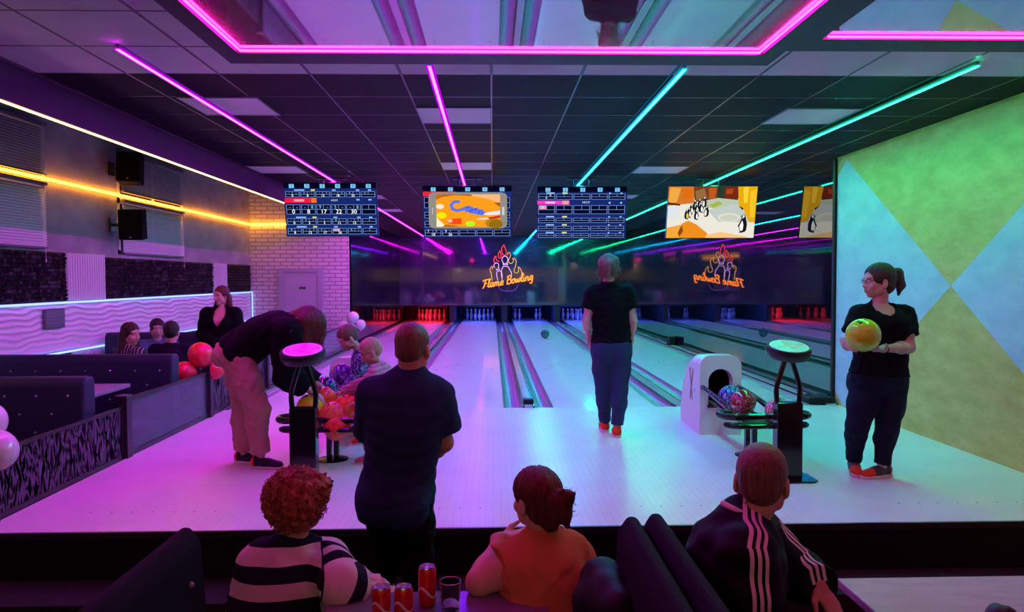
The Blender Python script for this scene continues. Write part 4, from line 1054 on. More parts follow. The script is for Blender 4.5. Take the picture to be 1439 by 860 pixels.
# cans and glass
def can(label, px, py, D, tall):
    x, y, _ = P(px, py, D); z = .29; r = .0335 if not tall else .0335; h = .122 if not tall else .146
    t = thing('drink_can', label, 'can', (x, y, z), 'red drink cans')
    MB().lathe([(0, .004), (r-.008, .0), (r-.002, .008), (r, .016), (r, h-.014), (r-.004, h-.006)], (x, y, z), 28).build('body', mat('can_red', (.62, .012, .018), .25, metal=.35, coat=.3), t, smooth='auto')
    MB().lathe([(r-.004, h-.006), (r-.0055, h), (r-.008, h), (r-.009, h-.005), (0, h-.005)], (x, y, z), 28).build('lid', mat('can_lid', (.65, .62, .66), .25, metal=.9), t, smooth='auto')
    MB().box((x-.006, y-.014, z+h-.0045), (x+.006, y+.006, z+h-.0025)).build('pull_tab', mat('can_tab', (.55, .53, .56), .3, metal=.9), t, bevel=.002)
    q = MB()                                    # pale swash running round the can
    top, bot = [], []
    for i in range(25):
        a = -PI+PI*1.0*i/24+.0; zz = z+.055+.018*math.sin(a*2.2); w = .006*math.sin(PI*i/24)
        p = lambda s: (x+(r+.0004)*math.cos(a), y+(r+.0004)*math.sin(a), zz+s*w)
        top.append(p(1)); bot.append(p(-1))
    q.add(top+bot, [[i, i+1, 25+i+1, 25+i] for i in range(24)]); q.build('swash', mat('can_swash', (.75, .68, .7), .3), t)
can('red drink can on the dark table, leftmost of three, beside the fluffy sleeve', 536, 850, 2.62, False)
can('red drink can on the dark table, middle of three', 567.5, 850, 2.62, False)
can('taller red drink can on the dark table, rightmost of three', 600.5, 845, 2.74, True)
gx, gy, _ = P(633, 845, 2.68)
gl = thing('drinking_glass', 'empty clear drinking glass on the dark table beside the taller can', 'glass', (gx, gy, .29))
MB().lathe([(0, 0), (.030, 0), (.0325, .004), (.039, .112), (.0372, .112), (.0308, .012), (0, .012)], (gx, gy, .29), 28).build('tumbler', mat('clear_glass', (.95, .95, .97), .02, trans=1.0, ior=1.45), gl, smooth='auto')
MB().lathe([(.0378, .1115), (.0384, .1135), (.0392, .1115)], (gx, gy, .29), 28).build('rim', mat('glass_rim', (.7, .6, .75), .1), gl, smooth=True)
# ------------------------------------------------------------------ bowling balls
def ball_mat(name, c1, c2, sc=6, rough=.1, pos=(.42, .62), swirl=False):
    if name in MATS: return MATS[name]
    m = bpy.data.materials.new(name); MATS[name] = m; nt, N, L, b = nodes_of(m)
    tc = N.new('ShaderNodeTexCoord'); nz = N.new('ShaderNodeTexNoise'); nz.inputs['Scale'].default_value = sc; nz.inputs['Detail'].default_value = 3 if not swirl else 1; nz.inputs['Distortion'].default_value = 2.5
    L.new(tc.outputs['Object'], nz.inputs['Vector']); src = nz.outputs['Fac']
    if swirl:
        k = N.new('ShaderNodeMath'); k.operation = 'MULTIPLY'; k.inputs[1].default_value = 9; L.new(src, k.inputs[0])
        k2 = N.new('ShaderNodeMath'); k2.operation = 'PINGPONG'; k2.inputs[1].default_value = 1; L.new(k.outputs[0], k2.inputs[0]); src = k2.outputs[0]
    rp = N.new('ShaderNodeValToRGB'); rp.color_ramp.elements[0].position = pos[0]; rp.color_ramp.elements[1].position = pos[1]
    rp.color_ramp.elements[0].color = (*c1, 1); rp.color_ramp.elements[1].color = (*c2, 1); L.new(src, rp.inputs[0]); L.new(rp.outputs[0], b.inputs['Base Color'])
    b.inputs['Roughness'].default_value = rough; b.inputs['Coat Weight'].default_value = .5; return m
def bowling_ball(label, c, m, r=.109, grp='bowling balls', holes=(0, -.3, 1)):
    t = thing('bowling_ball', label, 'bowling ball', c, grp)
    MB().sphere(c, r, 0, 40, 24).build('shell', m, t, smooth=True)
    h = nrm(holes); e = nrm(np.cross(h, (1, .2, .1))); g = np.cross(h, e)
    for a, b in ((-.012, .02), (.014, .02), (0, -.028)):
        d = nrm(h*r+e*a+g*b); R = np.stack([nrm(np.cross(d, (1, .3, 0))), nrm(np.cross(d, np.cross(d, (1, .3, 0)))), d], 1)
        MB().lathe([(0.0, r+.0006), (.0105, r+.0003), (.0118, r-.001), (.0118, r-.003)], c, 12, 0, R).build('finger_hole', M_black, t, smooth=True)
    return t
# ------------------------------------------------------------------ ball returns and their consoles
M_hood = mat('hood_white', (.78, .76, .78), .28, coat=.3)
def ball_return(label, xc, y0, mark, W=.40):
    t = thing('ball_return', label, 'ball return', (xc, y0, 0))
    # hood: rounded shell with an arched mouth on the near face and a sloping back
    n = 10; y1 = y0+.78; H = .76
    def ring(w, h, rr):
        pts = [(-w, 0)]
        for k in range(n+1): a = PI-PI/2*k/n; pts.append((-w+rr+rr*math.cos(a), h-rr+rr*math.sin(a)))
        for k in range(n+1): a = PI/2-PI/2*k/n; pts.append((w-rr+rr*math.cos(a), h-rr+rr*math.sin(a)))
        pts.append((w, 0)); return pts
    w = W/2
    secs = [(y0+.012, w-.012, H-.012), (y0, w, H), (y0+.15, w, H), (y0+.32, w, H-.015), (y0+.5, w-.003, H-.09), (y0+.66, w-.008, H-.25), (y1, w-.015, H-.50)]
    q = MB(); v = []; m_ = len(ring(w, H, .1))
    for (y, ww, hh) in secs[1:]: v += [(xc+p, y, z) for p, z in ring(ww, hh, .105)]
    f = []
    for i in range(len(secs)-2):
        for k in range(m_-1): f.append([i*m_+k, i*m_+k+1, (i+1)*m_+k+1, (i+1)*m_+k])
    f.append([(len(secs)-2)*m_+k for k in range(m_)])
    q.add(v, f)
    # near face with the mouth cut through
    mw, mb, mt = .118, .29, .63; mr = mw
    mouth = [(-mw, mb)]+[(-mw*math.cos(PI*k/16), mt-mr+mr*math.sin(PI*k/16)) for k in range(17)]+[(mw, mb)]
    outer = ring(w, H, .105); mo = len(mouth)
    resamp = []
    for k in range(mo):
        # outer point matching by angle round the mouth centre
        u = k/(mo-1); resamp.append(outer[int(round(u*(m_-1)))])
    v = [(xc+p, y0, z) for p, z in resamp]+[(xc+p, y0, z) for p, z in mouth]+[(xc+p*.96, y0+.10, z) for p, z in mouth]
    f = [[k, k+1, mo+k+1, mo+k] for k in range(mo-1)]+[[mo-1, 0, mo, 2*mo-1]]
    f += [[mo+k, mo+k+1, 2*mo+k+1, 2*mo+k] for k in range(mo-1)]
    q.add(v, f); q.build('hood', M_hood, t, smooth='auto', fixn=True)
    q = MB(); v = [(xc+p*.97, y0+.095, z) for p, z in mouth]+[(xc+p*.9, y0+.5, z) for p, z in mouth]
    f = [[k, k+1, mo+k+1, mo+k] for k in range(mo-1)]+[[mo-1, 0, mo, 2*mo-1], [mo+k for k in range(mo)]]
    q.add(v, f); q.build('mouth_lining', M_black, t)
    MB().box((xc-mw-.01, y0-.018, mb-.03), (xc+mw+.01, y0+.1, mb)).build('mouth_sill', M_dark, t, bevel=.008)
    if mark:
        q = MB(); xs = xc-w-.0012; yc, zc = y0+.30, .45     # worn red and grey cross with small lettering on the side
        for pts, mi in (([(-.075, .15), (-.045, .16), (.0, .02), (.05, -.16), (.02, -.15), (-.03, .0)], 0), ([(.075, .15), (.05, .16), (-.005, .03), (-.06, -.15), (-.03, -.16), (.02, -.02)], 0), ([(-.065, .12), (-.05, .12), (.01, -.03), (.04, -.14), (.03, -.14), (-.01, -.02)], 1)):
            q.prism([(yc-p, zc+z) for p, z in pts], 'x', xs-.0008-.0006*mi, xs+.02, mi)
        vv, ff = text_mesh('XX', .05, 0, shear=.2); q.add([(xs-.001, yc-.12-a[0], zc-.05+a[1]) for a in vv], ff, 1)
        q.build('side_mark', [mat('mark_red', (.40, .03, .05), .4), mat('mark_grey', (.22, .2, .24), .4)], t, fixn=False)
    # rack: two rails run from the hood and flare into a double loop
    yf = y0-1.5; zr = .395
    for s in (-1, 1):
        MB().tube(spline([(xc+s*.17, y0+.0, .455), (xc+s*.175, y0-.5, .425), (xc+s*.185, y0-.86, zr-.01), (xc+s*.25, y0-.98, zr), (xc+s*.34, y0-1.06, zr+.005), (xc+s*.35, y0-1.16, zr+.005), (xc+s*.29, y0-1.22, zr+.005), (xc+s*.15, y0-1.20, zr), (xc, y0-1.19, zr)], 6), .026, seg=10).build('upper_rail', M_darkgloss, t, smooth=True)
        MB().tube(spline([(xc+s*.10, y0+.0, .325), (xc+s*.10, y0-.5, .318), (xc+s*.11, y0-1.0, .312), (xc+s*.2, y0-1.12, .315), (xc+s*.30, y0-1.14, .325), (xc+s*.32, y0-1.2, .33), (xc+s*.27, y0-1.25, .33), (xc+s*.15, y0-1.24, .325), (xc, y0-1.23, .325)], 6), .02, seg=10).build('lower_rail', M_darkgloss, t, smooth=True)
        for yy in (y0-.35, y0-.95): MB().tube([(xc+s*.178, yy, .425 if yy > y0-.5 else .39), (xc+s*.10, yy, .318)], .012, seg=8).build('rail_strut', M_dark, t, smooth=True)
    MB().box((xc-.11, y0-1.05, .285), (xc+.11, y0-.72, .315)).build('rack_plate', M_dark, t, bevel=.006)
    MB().box((xc-.05, y0-.86, .012), (xc-.01, y0-.81, .29)).box((xc+.01, y0-.86, .012), (xc+.05, y0-.81, .29)).build('leg', M_darkgloss, t, bevel=.006)
    MB().lathe([(0, 0), (.13, 0), (.13, .008), (.05, .018), (0, .018)], (xc, y0-.835, 0), 24).build('foot_plate', M_darkgloss, t, smooth='auto')
    return t
ball_return('white hooded ball return with red and blue balls, beside the walking woman in black', 2.17, 7.03, True)
ball_return('white hooded ball return with many bright balls, where the children lean in', -1.33, 7.03, True)
def console(label, xc, y0, face, face2, facecol):
    t = thing('ball_return_console', label, 'console stand', (xc, y0, 0))
    MB().box((xc-.095, y0-.05, .012), (xc+.095, y0+.05, .575)).build('column', M_darkgloss, t, bevel=.008)
    MB().prism([(xc-.12, y0-.14), (xc+.15, y0-.14), (xc+.19, y0-.10), (xc+.19, y0+.10), (xc+.15, y0+.14), (xc-.12, y0+.14)], 'z', 0, .014).build('base_plate', M_darkgloss, t, bevel=.004)
    for s in (-1, 1):
        MB().tube(spline([(xc+s*.082, y0+.0, .56), (xc+s*.088, y0, .66), (xc+s*.072, y0, .74), (xc+s*.022, y0-.0, .90), (xc+s*.018, y0-.0, .93)], 6), .019, seg=10).build('support_tube', M_darkgloss, t, smooth=True)
    tl = math.radians(14); R = np.array(Matrix.Rotation(tl, 3, 'X')); c = np.array((xc, y0, .955))
    MB().lathe([(0, -.05), (.10, -.05), (.145, -.04), (.16, -.015), (.162, .02), (.157, .038), (.15, .042), (.14, .036)], c, 40, 0, R).build('dish', mat('dish_black', (.014, .012, .018), .35), t, smooth='auto')
    q = MB().lathe([(0, .040), (.138, .040), (.142, .034)], c, 40, 0, R)
    z = .0408
    def pl(pts, mi, zz=z): q.add([c+R @ np.array((a, b, zz)) for a, b in pts], [list(range(len(pts)))], mi)
    pl([(-.02, .13), (.012, .135), (.005, .06), (.035, .055), (.04, .02), (.105, .035), (.12, .0), (.06, -.03), (.04, -.06), (.0, -.065), (-.02, -.03), (-.10, -.035), (-.12, -.005), (-.03, .015), (-.025, .06)], 1)
    vv, ff = text_mesh('Bowling', .072, 0, shear=.25); q.add([c+R @ np.array((a[0]*1.0, a[1]-.005, z+.0006)) for a in vv], ff, 2)
    a = np.linspace(0, 2*PI, 41); v = [c+R @ np.array((rr*math.cos(x), rr*math.sin(x), z)) for rr in (.126, .136) for x in a[:-1]]
    q.add(v, [[i, (i+1) % 40, 40+(i+1) % 40, 40+i] for i in range(40)], 2)
    q.build('printed_face', [mat('face_'+facecol, face, .3), mat('facemark_'+facecol, face2, .3), mat('faceline', (.8, .72, .6), .3)], t, fixn=False)
console('black console stand with a pink printed round top, in front of the bending woman', -1.365, 5.40, (.24, .19, .42), (.60, .015, .08), 'pink')
console('black console stand with a turquoise printed round top, by the woman holding a yellow ball', 2.19, 5.46, (.42, .66, .58), (.75, .40, .25), 'teal')
# balls
B1 = ball_mat('ball_blue', (.02, .04, .24), (.35, .48, .8), 7, pos=(.68, .86), swirl=True); B2 = ball_mat('ball_red', (.32, .012, .02), (.60, .28, .30), 6, pos=(.74, .95), swirl=True); B3 = ball_mat('ball_yellow', (.80, .60, .012), (.85, .70, .03), 9); B4 = ball_mat('ball_orange', (.88, .14, .012), (.90, .30, .03), 9)
B5 = ball_mat('ball_violet', (.045, .012, .16), (.34, .22, .55), 7, pos=(.66, .85), swirl=True); B6 = ball_mat('ball_pink', (.85, .06, .10), (.90, .26, .06), 11); B7 = ball_mat('ball_teal', (.008, .06, .07), (.03, .16, .17), 9); B8 = ball_mat('ball_navy', (.014, .012, .06), (.26, .24, .45), 7, pos=(.68, .86), swirl=True)
zb = .41
bowling_ball('blue bowling ball with pale swirls, on the right ball return next to the hood mouth', (2.12, 6.58, zb+.02), B1)
bowling_ball('dark red marbled bowling ball, on the right ball return in front of the blue one', (2.16, 6.36, zb+.015), B2)
bowling_ball('red and white marbled ball half hidden behind the right console column', (2.33, 6.0, zb+.0), ball_mat('ball_redwhite', (.45, .03, .05), (.7, .55, .55), 8, pos=(.5, .7), swirl=True))
bowling_ball('yellow bowling ball on the left ball return, behind the console column', P(436, 573, 5.95), B3)
bowling_ball('orange bowling ball behind the yellow one on the left ball return', P(455, 562, 6.17), B4)
bowling_ball('pink and orange marbled ball at the front of the left ball return', P(467, 584, 5.93), B6)
bowling_ball('orange red bowling ball under the toddler hand on the left ball return', P(488, 573, 6.08), B4)
bowling_ball('red bowling ball low in the loop of the left ball return', P(474, 600, 5.88), ball_mat('ball_scarlet', (.75, .03, .03), (.8, .1, .06), 9))
bowling_ball('bright red ball behind the orange red one, by the boy', P(513, 561, 6.3), ball_mat('ball_coral', (.85, .06, .05), (.9, .16, .1), 9))
bowling_ball('violet ball with pale swirls nearest the left hood', P(480, 528, 6.72), B5)
bowling_ball('navy ball with pale swirls under the bending woman hand', P(457, 547, 6.42), B8)
bx, by, bz = PZ(766, 475.5, 0)
bowling_ball('dark teal bowling ball rolling down the third lane from the left', (bx, by, .109), B7)
# jacket over the bench and a pouch on the grey table
def blob(name, label, cat, prims, m, h=.012, **kw):
    v, f = sdf_mesh(prims, h, **kw); q = MB(); q.add(v, f); return tag(q.build(name, m, smooth=True, fixn=False), label, cat)
blob('leather_jacket', 'black leather jacket bunched over the seat beside the orange shirted woman', 'jacket',
     [ell(P(852, 832, 2.5), (.07, .16, .08)), cone(P(838, 812, 2.6), P(872, 852, 2.35), .06, .07), cone(P(846, 806, 2.62), P(868, 812, 2.5), .035, .04), cone(P(835, 850, 2.5), P(880, 875, 2.4), .08, .09), cone(P(850, 880, 2.5), P(860, 950, 2.5), .1, .1)],
     mat('black_leather', (.007, .007, .010), .6, spec=.2), noise=folds(.012, 7, 4), k=.03)
blob('dark_pouch', 'small dark pouch lying on the pale grey table at lower right', 'pouch', [ell(P(1407, 858, 2.45)+V(0, 0, -.01), (.035, .05, .03)), cone(P(1395, 862, 2.45)+V(0, 0, -.01), P(1420, 860, 2.42)+V(0, 0, -.012), .022, .02)], mat('pouch_dark', (.012, .01, .02), .6), h=.005, noise=folds(.003, 22, 2))
# ------------------------------------------------------------------ people
def skin_mat(name, col): return mat(name, col, .5, spec=.35, var=.06, vscale=14)
def cloth(name, col, rough=.85, bump=.35, bscale=400, sheen=0): return mat(name, col, rough, spec=.12, bump=bump, bscale=bscale, sheen=sheen)
SK1 = skin_mat('skin_fair', (.56, .34, .26)); SK2 = skin_mat('skin_warm', (.50, .27, .20))
M_lip = mat('lips', (.42, .12, .11), .4); M_eye = mat('eye_white', (.75, .72, .70), .2); M_iris = mat('iris', (.03, .02, .015), .15); M_brow = mat('brow', (.06, .03, .02), .8)
def pat_mat(name, c0, c1, rough=.85, bump=.3, bscale=400):
    m = cloth(name, c0, rough, bump, bscale); nt, N, L, b = nodes_of(m)
    at = N.new('ShaderNodeAttribute'); at.attribute_name = 'pattern'; gt = N.new('ShaderNodeMath'); gt.operation = 'GREATER_THAN'; gt.inputs[1].default_value = 0; L.new(at.outputs['Fac'], gt.inputs[0])
    mx = N.new('ShaderNodeMix'); mx.data_type = 'RGBA'; mx.inputs[6].default_value = (*c0, 1); mx.inputs[7].default_value = (*c1, 1); L.new(gt.outputs[0], mx.inputs[0]); L.new(mx.outputs[2], b.inputs['Base Color']); return m
H_COL = dict(auburn=(.095, .019, .016), brown=(.045, .022, .014), dark=(.018, .010, .008), blond=(.48, .36, .20), short=(.15, .075, .05), red=(.34, .085, .05), dyed=(.22, .10, .065))
def hair_mat(k):
    n = 'hair_'+k
    if n in MATS: return MATS[n]
    m = mat(n, H_COL[k], .45, spec=.4, var=.45, vscale=26, bump=.7, bscale=90, stretch=(3, 3, .35)); return m
def frizz(q, c, R, rad, n, seed, face_cut=.05, r=.0016, L=.045):
    g = np.random.default_rng(seed)
    for i in range(n):
        d = nrm(g.normal(size=3))
        if d[1] > .55 and d[2] < .45: continue
        if d[2] < -.75: continue
        b = np.array(c)+R @ (d*np.array(rad)*.97); o = R @ d; t1 = nrm(np.cross(o, g.normal(size=3))); t2 = np.cross(o, t1)
        w = g.uniform(.005, .010); ph = g.uniform(0, 6.28); k = g.uniform(4, 8); l = L*g.uniform(.5, 1.1)*.45
        q.tube([b+o*l*u+w*(math.cos(ph+k*u)*t1+math.sin(ph+k*u)*t2) for u in np.linspace(0, 1, 6)], [r, r, r, r, r*.8, r*.4], seg=3)
def finish(p, name, v, f, mats, mi=0, smooth=True):
    q = MB(); q.add(v, f, mi); return q.build(name, mats, p, smooth=smooth, fixn=False)
def seg_t(X, a, b):
    ab = b-a; t = ((X-a) @ ab)/(ab @ ab); d = np.linalg.norm(X-a-np.clip(t, 0, 1)[:, None]*ab, axis=1); return t, d
def strands(amp, R, c, freq=34, seed=0, along=2):
    """fine ridges running along the head's local axis"""
    r = np.random.default_rng(seed); ph = r.uniform(0, 6.28, 4)
    def fn(X):
        q = (X-c) @ R
        a = np.arctan2(q[:, 0], q[:, 1]+.02) if along == 2 else np.arctan2(q[:, 0], q[:, 2])
        z = q[:, along]*14
        return amp*(np.sin(a*freq+1.5*np.sin(z*.7+ph[0]))+.6*np.sin(a*freq*.43+z*.5+ph[1])+.5*np.sin(a*freq*1.9+ph[2]-z*.4))/2
    return fn
def curls(amp, freq, seed=0):
    r = np.random.default_rng(seed); ph = r.uniform(0, 6.28, 9); M = [np.linalg.qr(r.normal(size=(3, 3)))[0]*s for s in (1, 1.7, 2.6)]
    def fn(X):
        s = 0
        for i, m in enumerate(M):
            Y = X @ m*freq; s = s+(np.sin(Y[:, 0]+ph[3*i])*np.sin(Y[:, 1]+ph[3*i+1])*np.sin(Y[:, 2]+ph[3*i+2]))/(1, 1.5, 2.2)[i]
        return amp*s*1.6
    return fn
class Person:
    def __init__(s, label, J, B, group=None, at=None, h=.01, skin=SK1, lod=1.0):
        s.J = {k: (np.array(v, float) if k != 'HR3' else v) for k, v in J.items()}; s.B = B; s.h = h*lod; s.skin = skin
        base = at if at is not None else (s.J['anL']+s.J['anR'])/2
        s.t = thing('person', label, 'person', base, group)
        s.g = body_groups(s.J, B); s.hs = B.get('hs', 1.0); s.hands = []
    def T(s, x, y, z): return s.J['head']+s.J['HR3'] @ (np.array((x, y, z))*s.hs)
    def body(s, face=True, hl=None, hr=None, bare=(), hide=()):
        """hl / hr: (direction, palm normal, curl, spread, thumb)"""
        g = s.g; J = s.J
        pr = []
        for k in ('torso', 'uaL', 'uaR', 'faL', 'faR', 'thL', 'thR', 'sh_L', 'sh_R', 'neck'): pr += g[k]
        v1, f1 = sdf_mesh(pr, s.h*1.1, k=.035, off=-.004)
        hp = head_prims(J['head'], J['HR3'], s.hs, s.B.get('fem', 0))+[cone(p[1], p[2], p[3], p[4]) for p in g['neck']]
        v2, f2 = sdf_mesh(hp, min(s.h, .0062)*s.hs if face else s.h, k=.012, subs=head_subs(J['head'], J['HR3'], s.hs) if face else ())
        q = MB(); q.add(v1, f1, 0)
        c = v2[f2].mean(1); loc_ = ((c-J['head']) @ J['HR3'])/s.hs
        mi = np.zeros(len(f2), int)
        if face:
            x, y, z = loc_.T
            mi[(((x/.021)**2+((z+.061)/.0105)**2) < 1) & (y > .06)] = 1
            br = (np.abs(np.abs(x)-.033) < .017) & (np.abs(z-.027+.10*np.abs(np.abs(x)-.03)) < s.B.get('brow', .0036)) & (y > .05); mi[br] = 4
        q.add(v2, f2, mi.tolist())
        if face:
            for sx in (-1, 1):
                q.sphere(s.T(sx*.031, .0725, .005), .0115*s.hs, 2, 14, 10); q.sphere(s.T(sx*.031, .0793, .0045), .0056*s.hs, 3, 10, 8); q.sphere(s.T(sx*.031, .0727, .0085), np.array((.0135, .0130, .0095))*s.hs, 0, 14, 10, s.J['HR3'])
        for (sd, w, spec) in (('L', J['wrL'], hl), ('R', J['wrR'], hr)):
            if spec is None: continue
            d, n, cu, sp, th = spec
            a = J['el'+sd]
            pr = hand_prims(w, d, n, 1 if sd == 'R' else -1, cu, s.B.get('hand', 1.0), sp, th)
            pr.append(cone(w-nrm(w-a)*.05, w, s.B.get('arm', (0, 0, .038, .026))[3]*1.1, .026*s.B.get('hand', 1.0)))
            v, f = sdf_mesh(pr, max(.0042, s.h*.5)*s.B.get('hand', 1.0), k=.008); q.add(v, f, 0)
        o = q.build('body', [s.skin, M_lip, M_eye, M_iris, M_brow], s.t, smooth=True, fixn=False); return o
    def cut(s, keys, end):       # limb prims cut off squarely at a point
        pass
    def shirt(s, m, sleeve=.55, off=.014, hem=None, neck=(.062, .02), amp=.006, freq=14, name='shirt', mats=None, matfn=None, long=False, seed=1, neckdrop=0., k=.035, fore=.98, tuck=None, soff=.0, smooth=1, hh=None, open_v=None):
        g, J = s.g, s.J; pr = list(g['torso'])
        for sd in 'LR':
            a, b = J['sh'+sd], J['el'+sd]; sl = sleeve if not hasattr(sleeve, '__len__') else sleeve['LR'.index(sd)]
            if not long:
                e = lerp(a, b, sl+.12); r = s.B.get('arm', (.052, .042))[0]
                pr.append(cone(a, e, r*1.12+.004+soff, r*1.10+.010+soff, cuts=[(lerp(a, b, sl), nrm(b-a))]))
            else:
                pr += [cone(p[1], p[2], p[3]+.004+soff, p[4]+.006+soff) for p in g['ua'+sd]]
                w = J['wr'+sd]
                for i, p in enumerate(g['fa'+sd]): pr.append(cone(p[1], p[2], p[3]+.005+soff, p[4]+.010+soff, cuts=[(lerp(b, w, fore), nrm(w-b))]))
        pr += [cone(J['neck']-g['up']*.05, J['neck']-g['up']*.005, .075*s.B.get('s', 1), .06*s.B.get('s', 1))]
        cuts = []
        hp = hem if hem is not None else J['pelvis']-g['hu']*.10
        cuts.append((hp, -g['hu']))
        pr = pr+[ell(J['pelvis']-g['hu']*.03+g['HR'] @ np.array((0, 0, 0)), (s.B['hip'][0]*.99, s.B['hip'][1]*1.0, .15), g['HR'])]
        nu = nrm(J['head']-J['neck'])
        subs = [ell(J['neck']+g['up']*(neck[1]+.03)+g['R'] @ np.array((0, .02+neckdrop*.5, -neckdrop)), (neck[0], neck[0]*1.0+neckdrop*.3, .05+neckdrop), g['R'])]
        if open_v is not None: subs += open_v
        # the hem only trims the trunk: hanging arms keep their sleeves
        trunk = [p for p in pr]
        lim = [(hp, -g['hu'])]
        nt = len(g['torso']); pr2 = []
        for i, p in enumerate(trunk):
            if i < nt or i >= len(trunk)-2: pr2.append((p[0], p[1], p[2], p[3], p[4], p[5]+lim))
            else: pr2.append(p)
        v, f = sdf_mesh(pr2, hh or s.h, off=off, k=k, subs=subs, noise=folds(amp, freq, seed, side=-1), smooth=smooth)
        o = finish(s.t, name, v, f, m, 0)
        if matfn is not None: o.data.attributes.new('pattern', 'FLOAT', 'POINT').data.foreach_set('value', matfn(v).astype(np.float32))
        return o
    def trousers(s, m, off=.012, amp=.005, freq=16, top=.07, bottom=.95, name='trousers', seed=2, wide=0, k=.04, cuff=0):
        g, J = s.g, s.J; pr = []
        hz = g['torso']
        lim = [(J['pelvis']+g['hu']*top, g['hu'])]
        for p in [hz[2], hz[4], hz[5], hz[6]]+hz[-2:]: pr.append((p[0], p[1], p[2], p[3], p[4], p[5]+lim))
        for sd in 'LR':
            for p in g['th'+sd]: pr.append(cone(p[1], p[2], p[3]+wide*.6, p[4]+wide))
            kn, an = J['kn'+sd], J['an'+sd]; ct = [(lerp(kn, an, bottom), nrm(an-kn))]
            for p in g['sh_'+sd]: pr.append(cone(p[1], p[2], p[3]+wide, p[4]+wide*1.1+.006, cuts=ct))
            if cuff: pr.append(cone(lerp(kn, an, bottom-.10), lerp(kn, an, bottom-.05), s.B.get('leg', (0, 0, 0, .038))[3]+.016, s.B.get('leg', (0, 0, 0, .038))[3]+.006))
        fz = folds(amp, freq, seed, side=.8)
        v, f = sdf_mesh(pr, s.h, off=off, k=k, noise=fz); return finish(s.t, name, v, f, m)
    def shoes(s, dirs, floor_z, upper, toe, sole, heel=None, L=.26, lift=(0, 0), stripe=None, W=1.0):
        for i, sd in enumerate('LR'):
            an = s.J['an'+sd]; d = nrm(V(dirs[i][0], dirs[i][1], dirs[i][2] if len(dirs[i]) > 2 else 0)); up = nrm(np.array((0, 0, 1.))-d*d[2]); r = np.cross(d, up); R = np.stack([r, d, up], 1)
            z0 = floor_z+lift[i]; b = np.array((an[0], an[1], z0))
            k = L/.26; Q = lambda x, y, z: b+R @ (np.array((x, y, z))*k)
            up_ = [ell(Q(0, -.035, .045), np.array((.036, .045, .045))*k*W, R), ell(Q(0, .05, .04), np.array((.042, .075, .04))*k*W, R), ell(Q(0, .125, .032), np.array((.042, .06, .030))*k*W, R), cone(Q(0, -.025, .05), Q(0, -.015, .098), .036*k, .038*k, cuts=[(Q(0, 0, .095), up)])]
            v, f = sdf_mesh(up_, .006*max(1, s.h/.009), k=.02, cuts=[(Q(0, 0, .012), -up)])
            c = ((v[f].mean(1)-b) @ R)/k
            mi = np.zeros(len(f), int); mi[c[:, 1] > .10] = 1; mi[c[:, 1] < -.04] = 2
            mi[(np.abs(c[:, 1]-.055) < .045) & (c[:, 2] > .06)] = 0
            o = finish(s.t, 'shoe', v, f, [upper, toe, heel or toe], mi.tolist())
            v, f = sdf_mesh([ell(Q(0, -.03, .008), np.array((.037, .052, .05))*k*W, R), ell(Q(0, .06, .008), np.array((.041, .09, .05))*k*W, R), ell(Q(0, .12, .008), np.array((.044, .068, .05))*k*W, R)], .006*max(1, s.h/.009), k=.02, cuts=[(Q(0, 0, .020), up), (Q(0, 0, .001), -up)], smooth=0)
            q = MB(); q.add(v, f); q.build('sole', sole, o, smooth='auto', fixn=False)
    def hair(s, prims, kind, noise=None, h=None, k=.02, name='hair', subs=(), off=0, cuts=()):
        v, f = sdf_mesh(prims, h or min(s.h, .007), k=k, noise=noise, subs=subs, off=off, cuts=cuts); return finish(s.t, name, v, f, hair_mat(kind))
    def cap(s, kind, th=.012, low=-.06, front=.05, h=None, noise=.003, name='hair', freq=40, extra=(), k=.02, seed=3, sides=True):
        """short or pulled back hair hugging the skull, open at the face"""
        R = s.J['HR3']; E = lambda p, r: ell(s.T(*p), np.array(r)*s.hs, R)
        pr = [E((0, -.016, .04), (.078+th, .098+th, .086+th)), E((0, -.045, -.02), (.066+th*.6, .062+th, .075))]
        pr += list(extra)
        sub = [E((0, .115, -.035), (.088, .07+front*.2, .105)), E((.09, .028, -.06), (.04, .035, .07)), E((-.09, .028, -.06), (.04, .035, .07)), E((.088, -.002, -.016), (.02, .026, .036)), E((-.088, -.002, -.016), (.02, .026, .036))]
        if extra: sub.append(E((0, .125, .03), (.072, .062, .068)))
        st = strands(noise, R, s.J['head'], freq, seed); c = s.J['head']; hs = s.hs
        def nz(X):
            q = ((X-c) @ R)/hs; z0 = low+.045+.25*np.maximum(q[:, 1], 0)
            return st(X)+(0 if extra else .30*np.maximum(0, z0-q[:, 2]))
        return s.hair(pr, kind, nz, h, k, name, sub)
UP = V(0, 0, 1)
NB = dict(chest=(.165, .105), belly=(.15, .10), hip=(.175, .115))
M_shoeg = cloth('shoe_grey', (.07, .065, .075), .6); M_shoer = cloth('shoe_red', (.75, .045, .02), .5); M_sole = mat('shoe_sole', (.62, .55, .50), .5); M_shoed = cloth('shoe_navy', (.03, .022, .05), .55)
M_blackc = cloth('black_cotton', (.0042, .0042, .0055)); M_denim = cloth('dark_denim', (.028, .04, .095), .8, bump=.3); M_navyj = cloth('navy_jeans', (.010, .013, .030), .8)

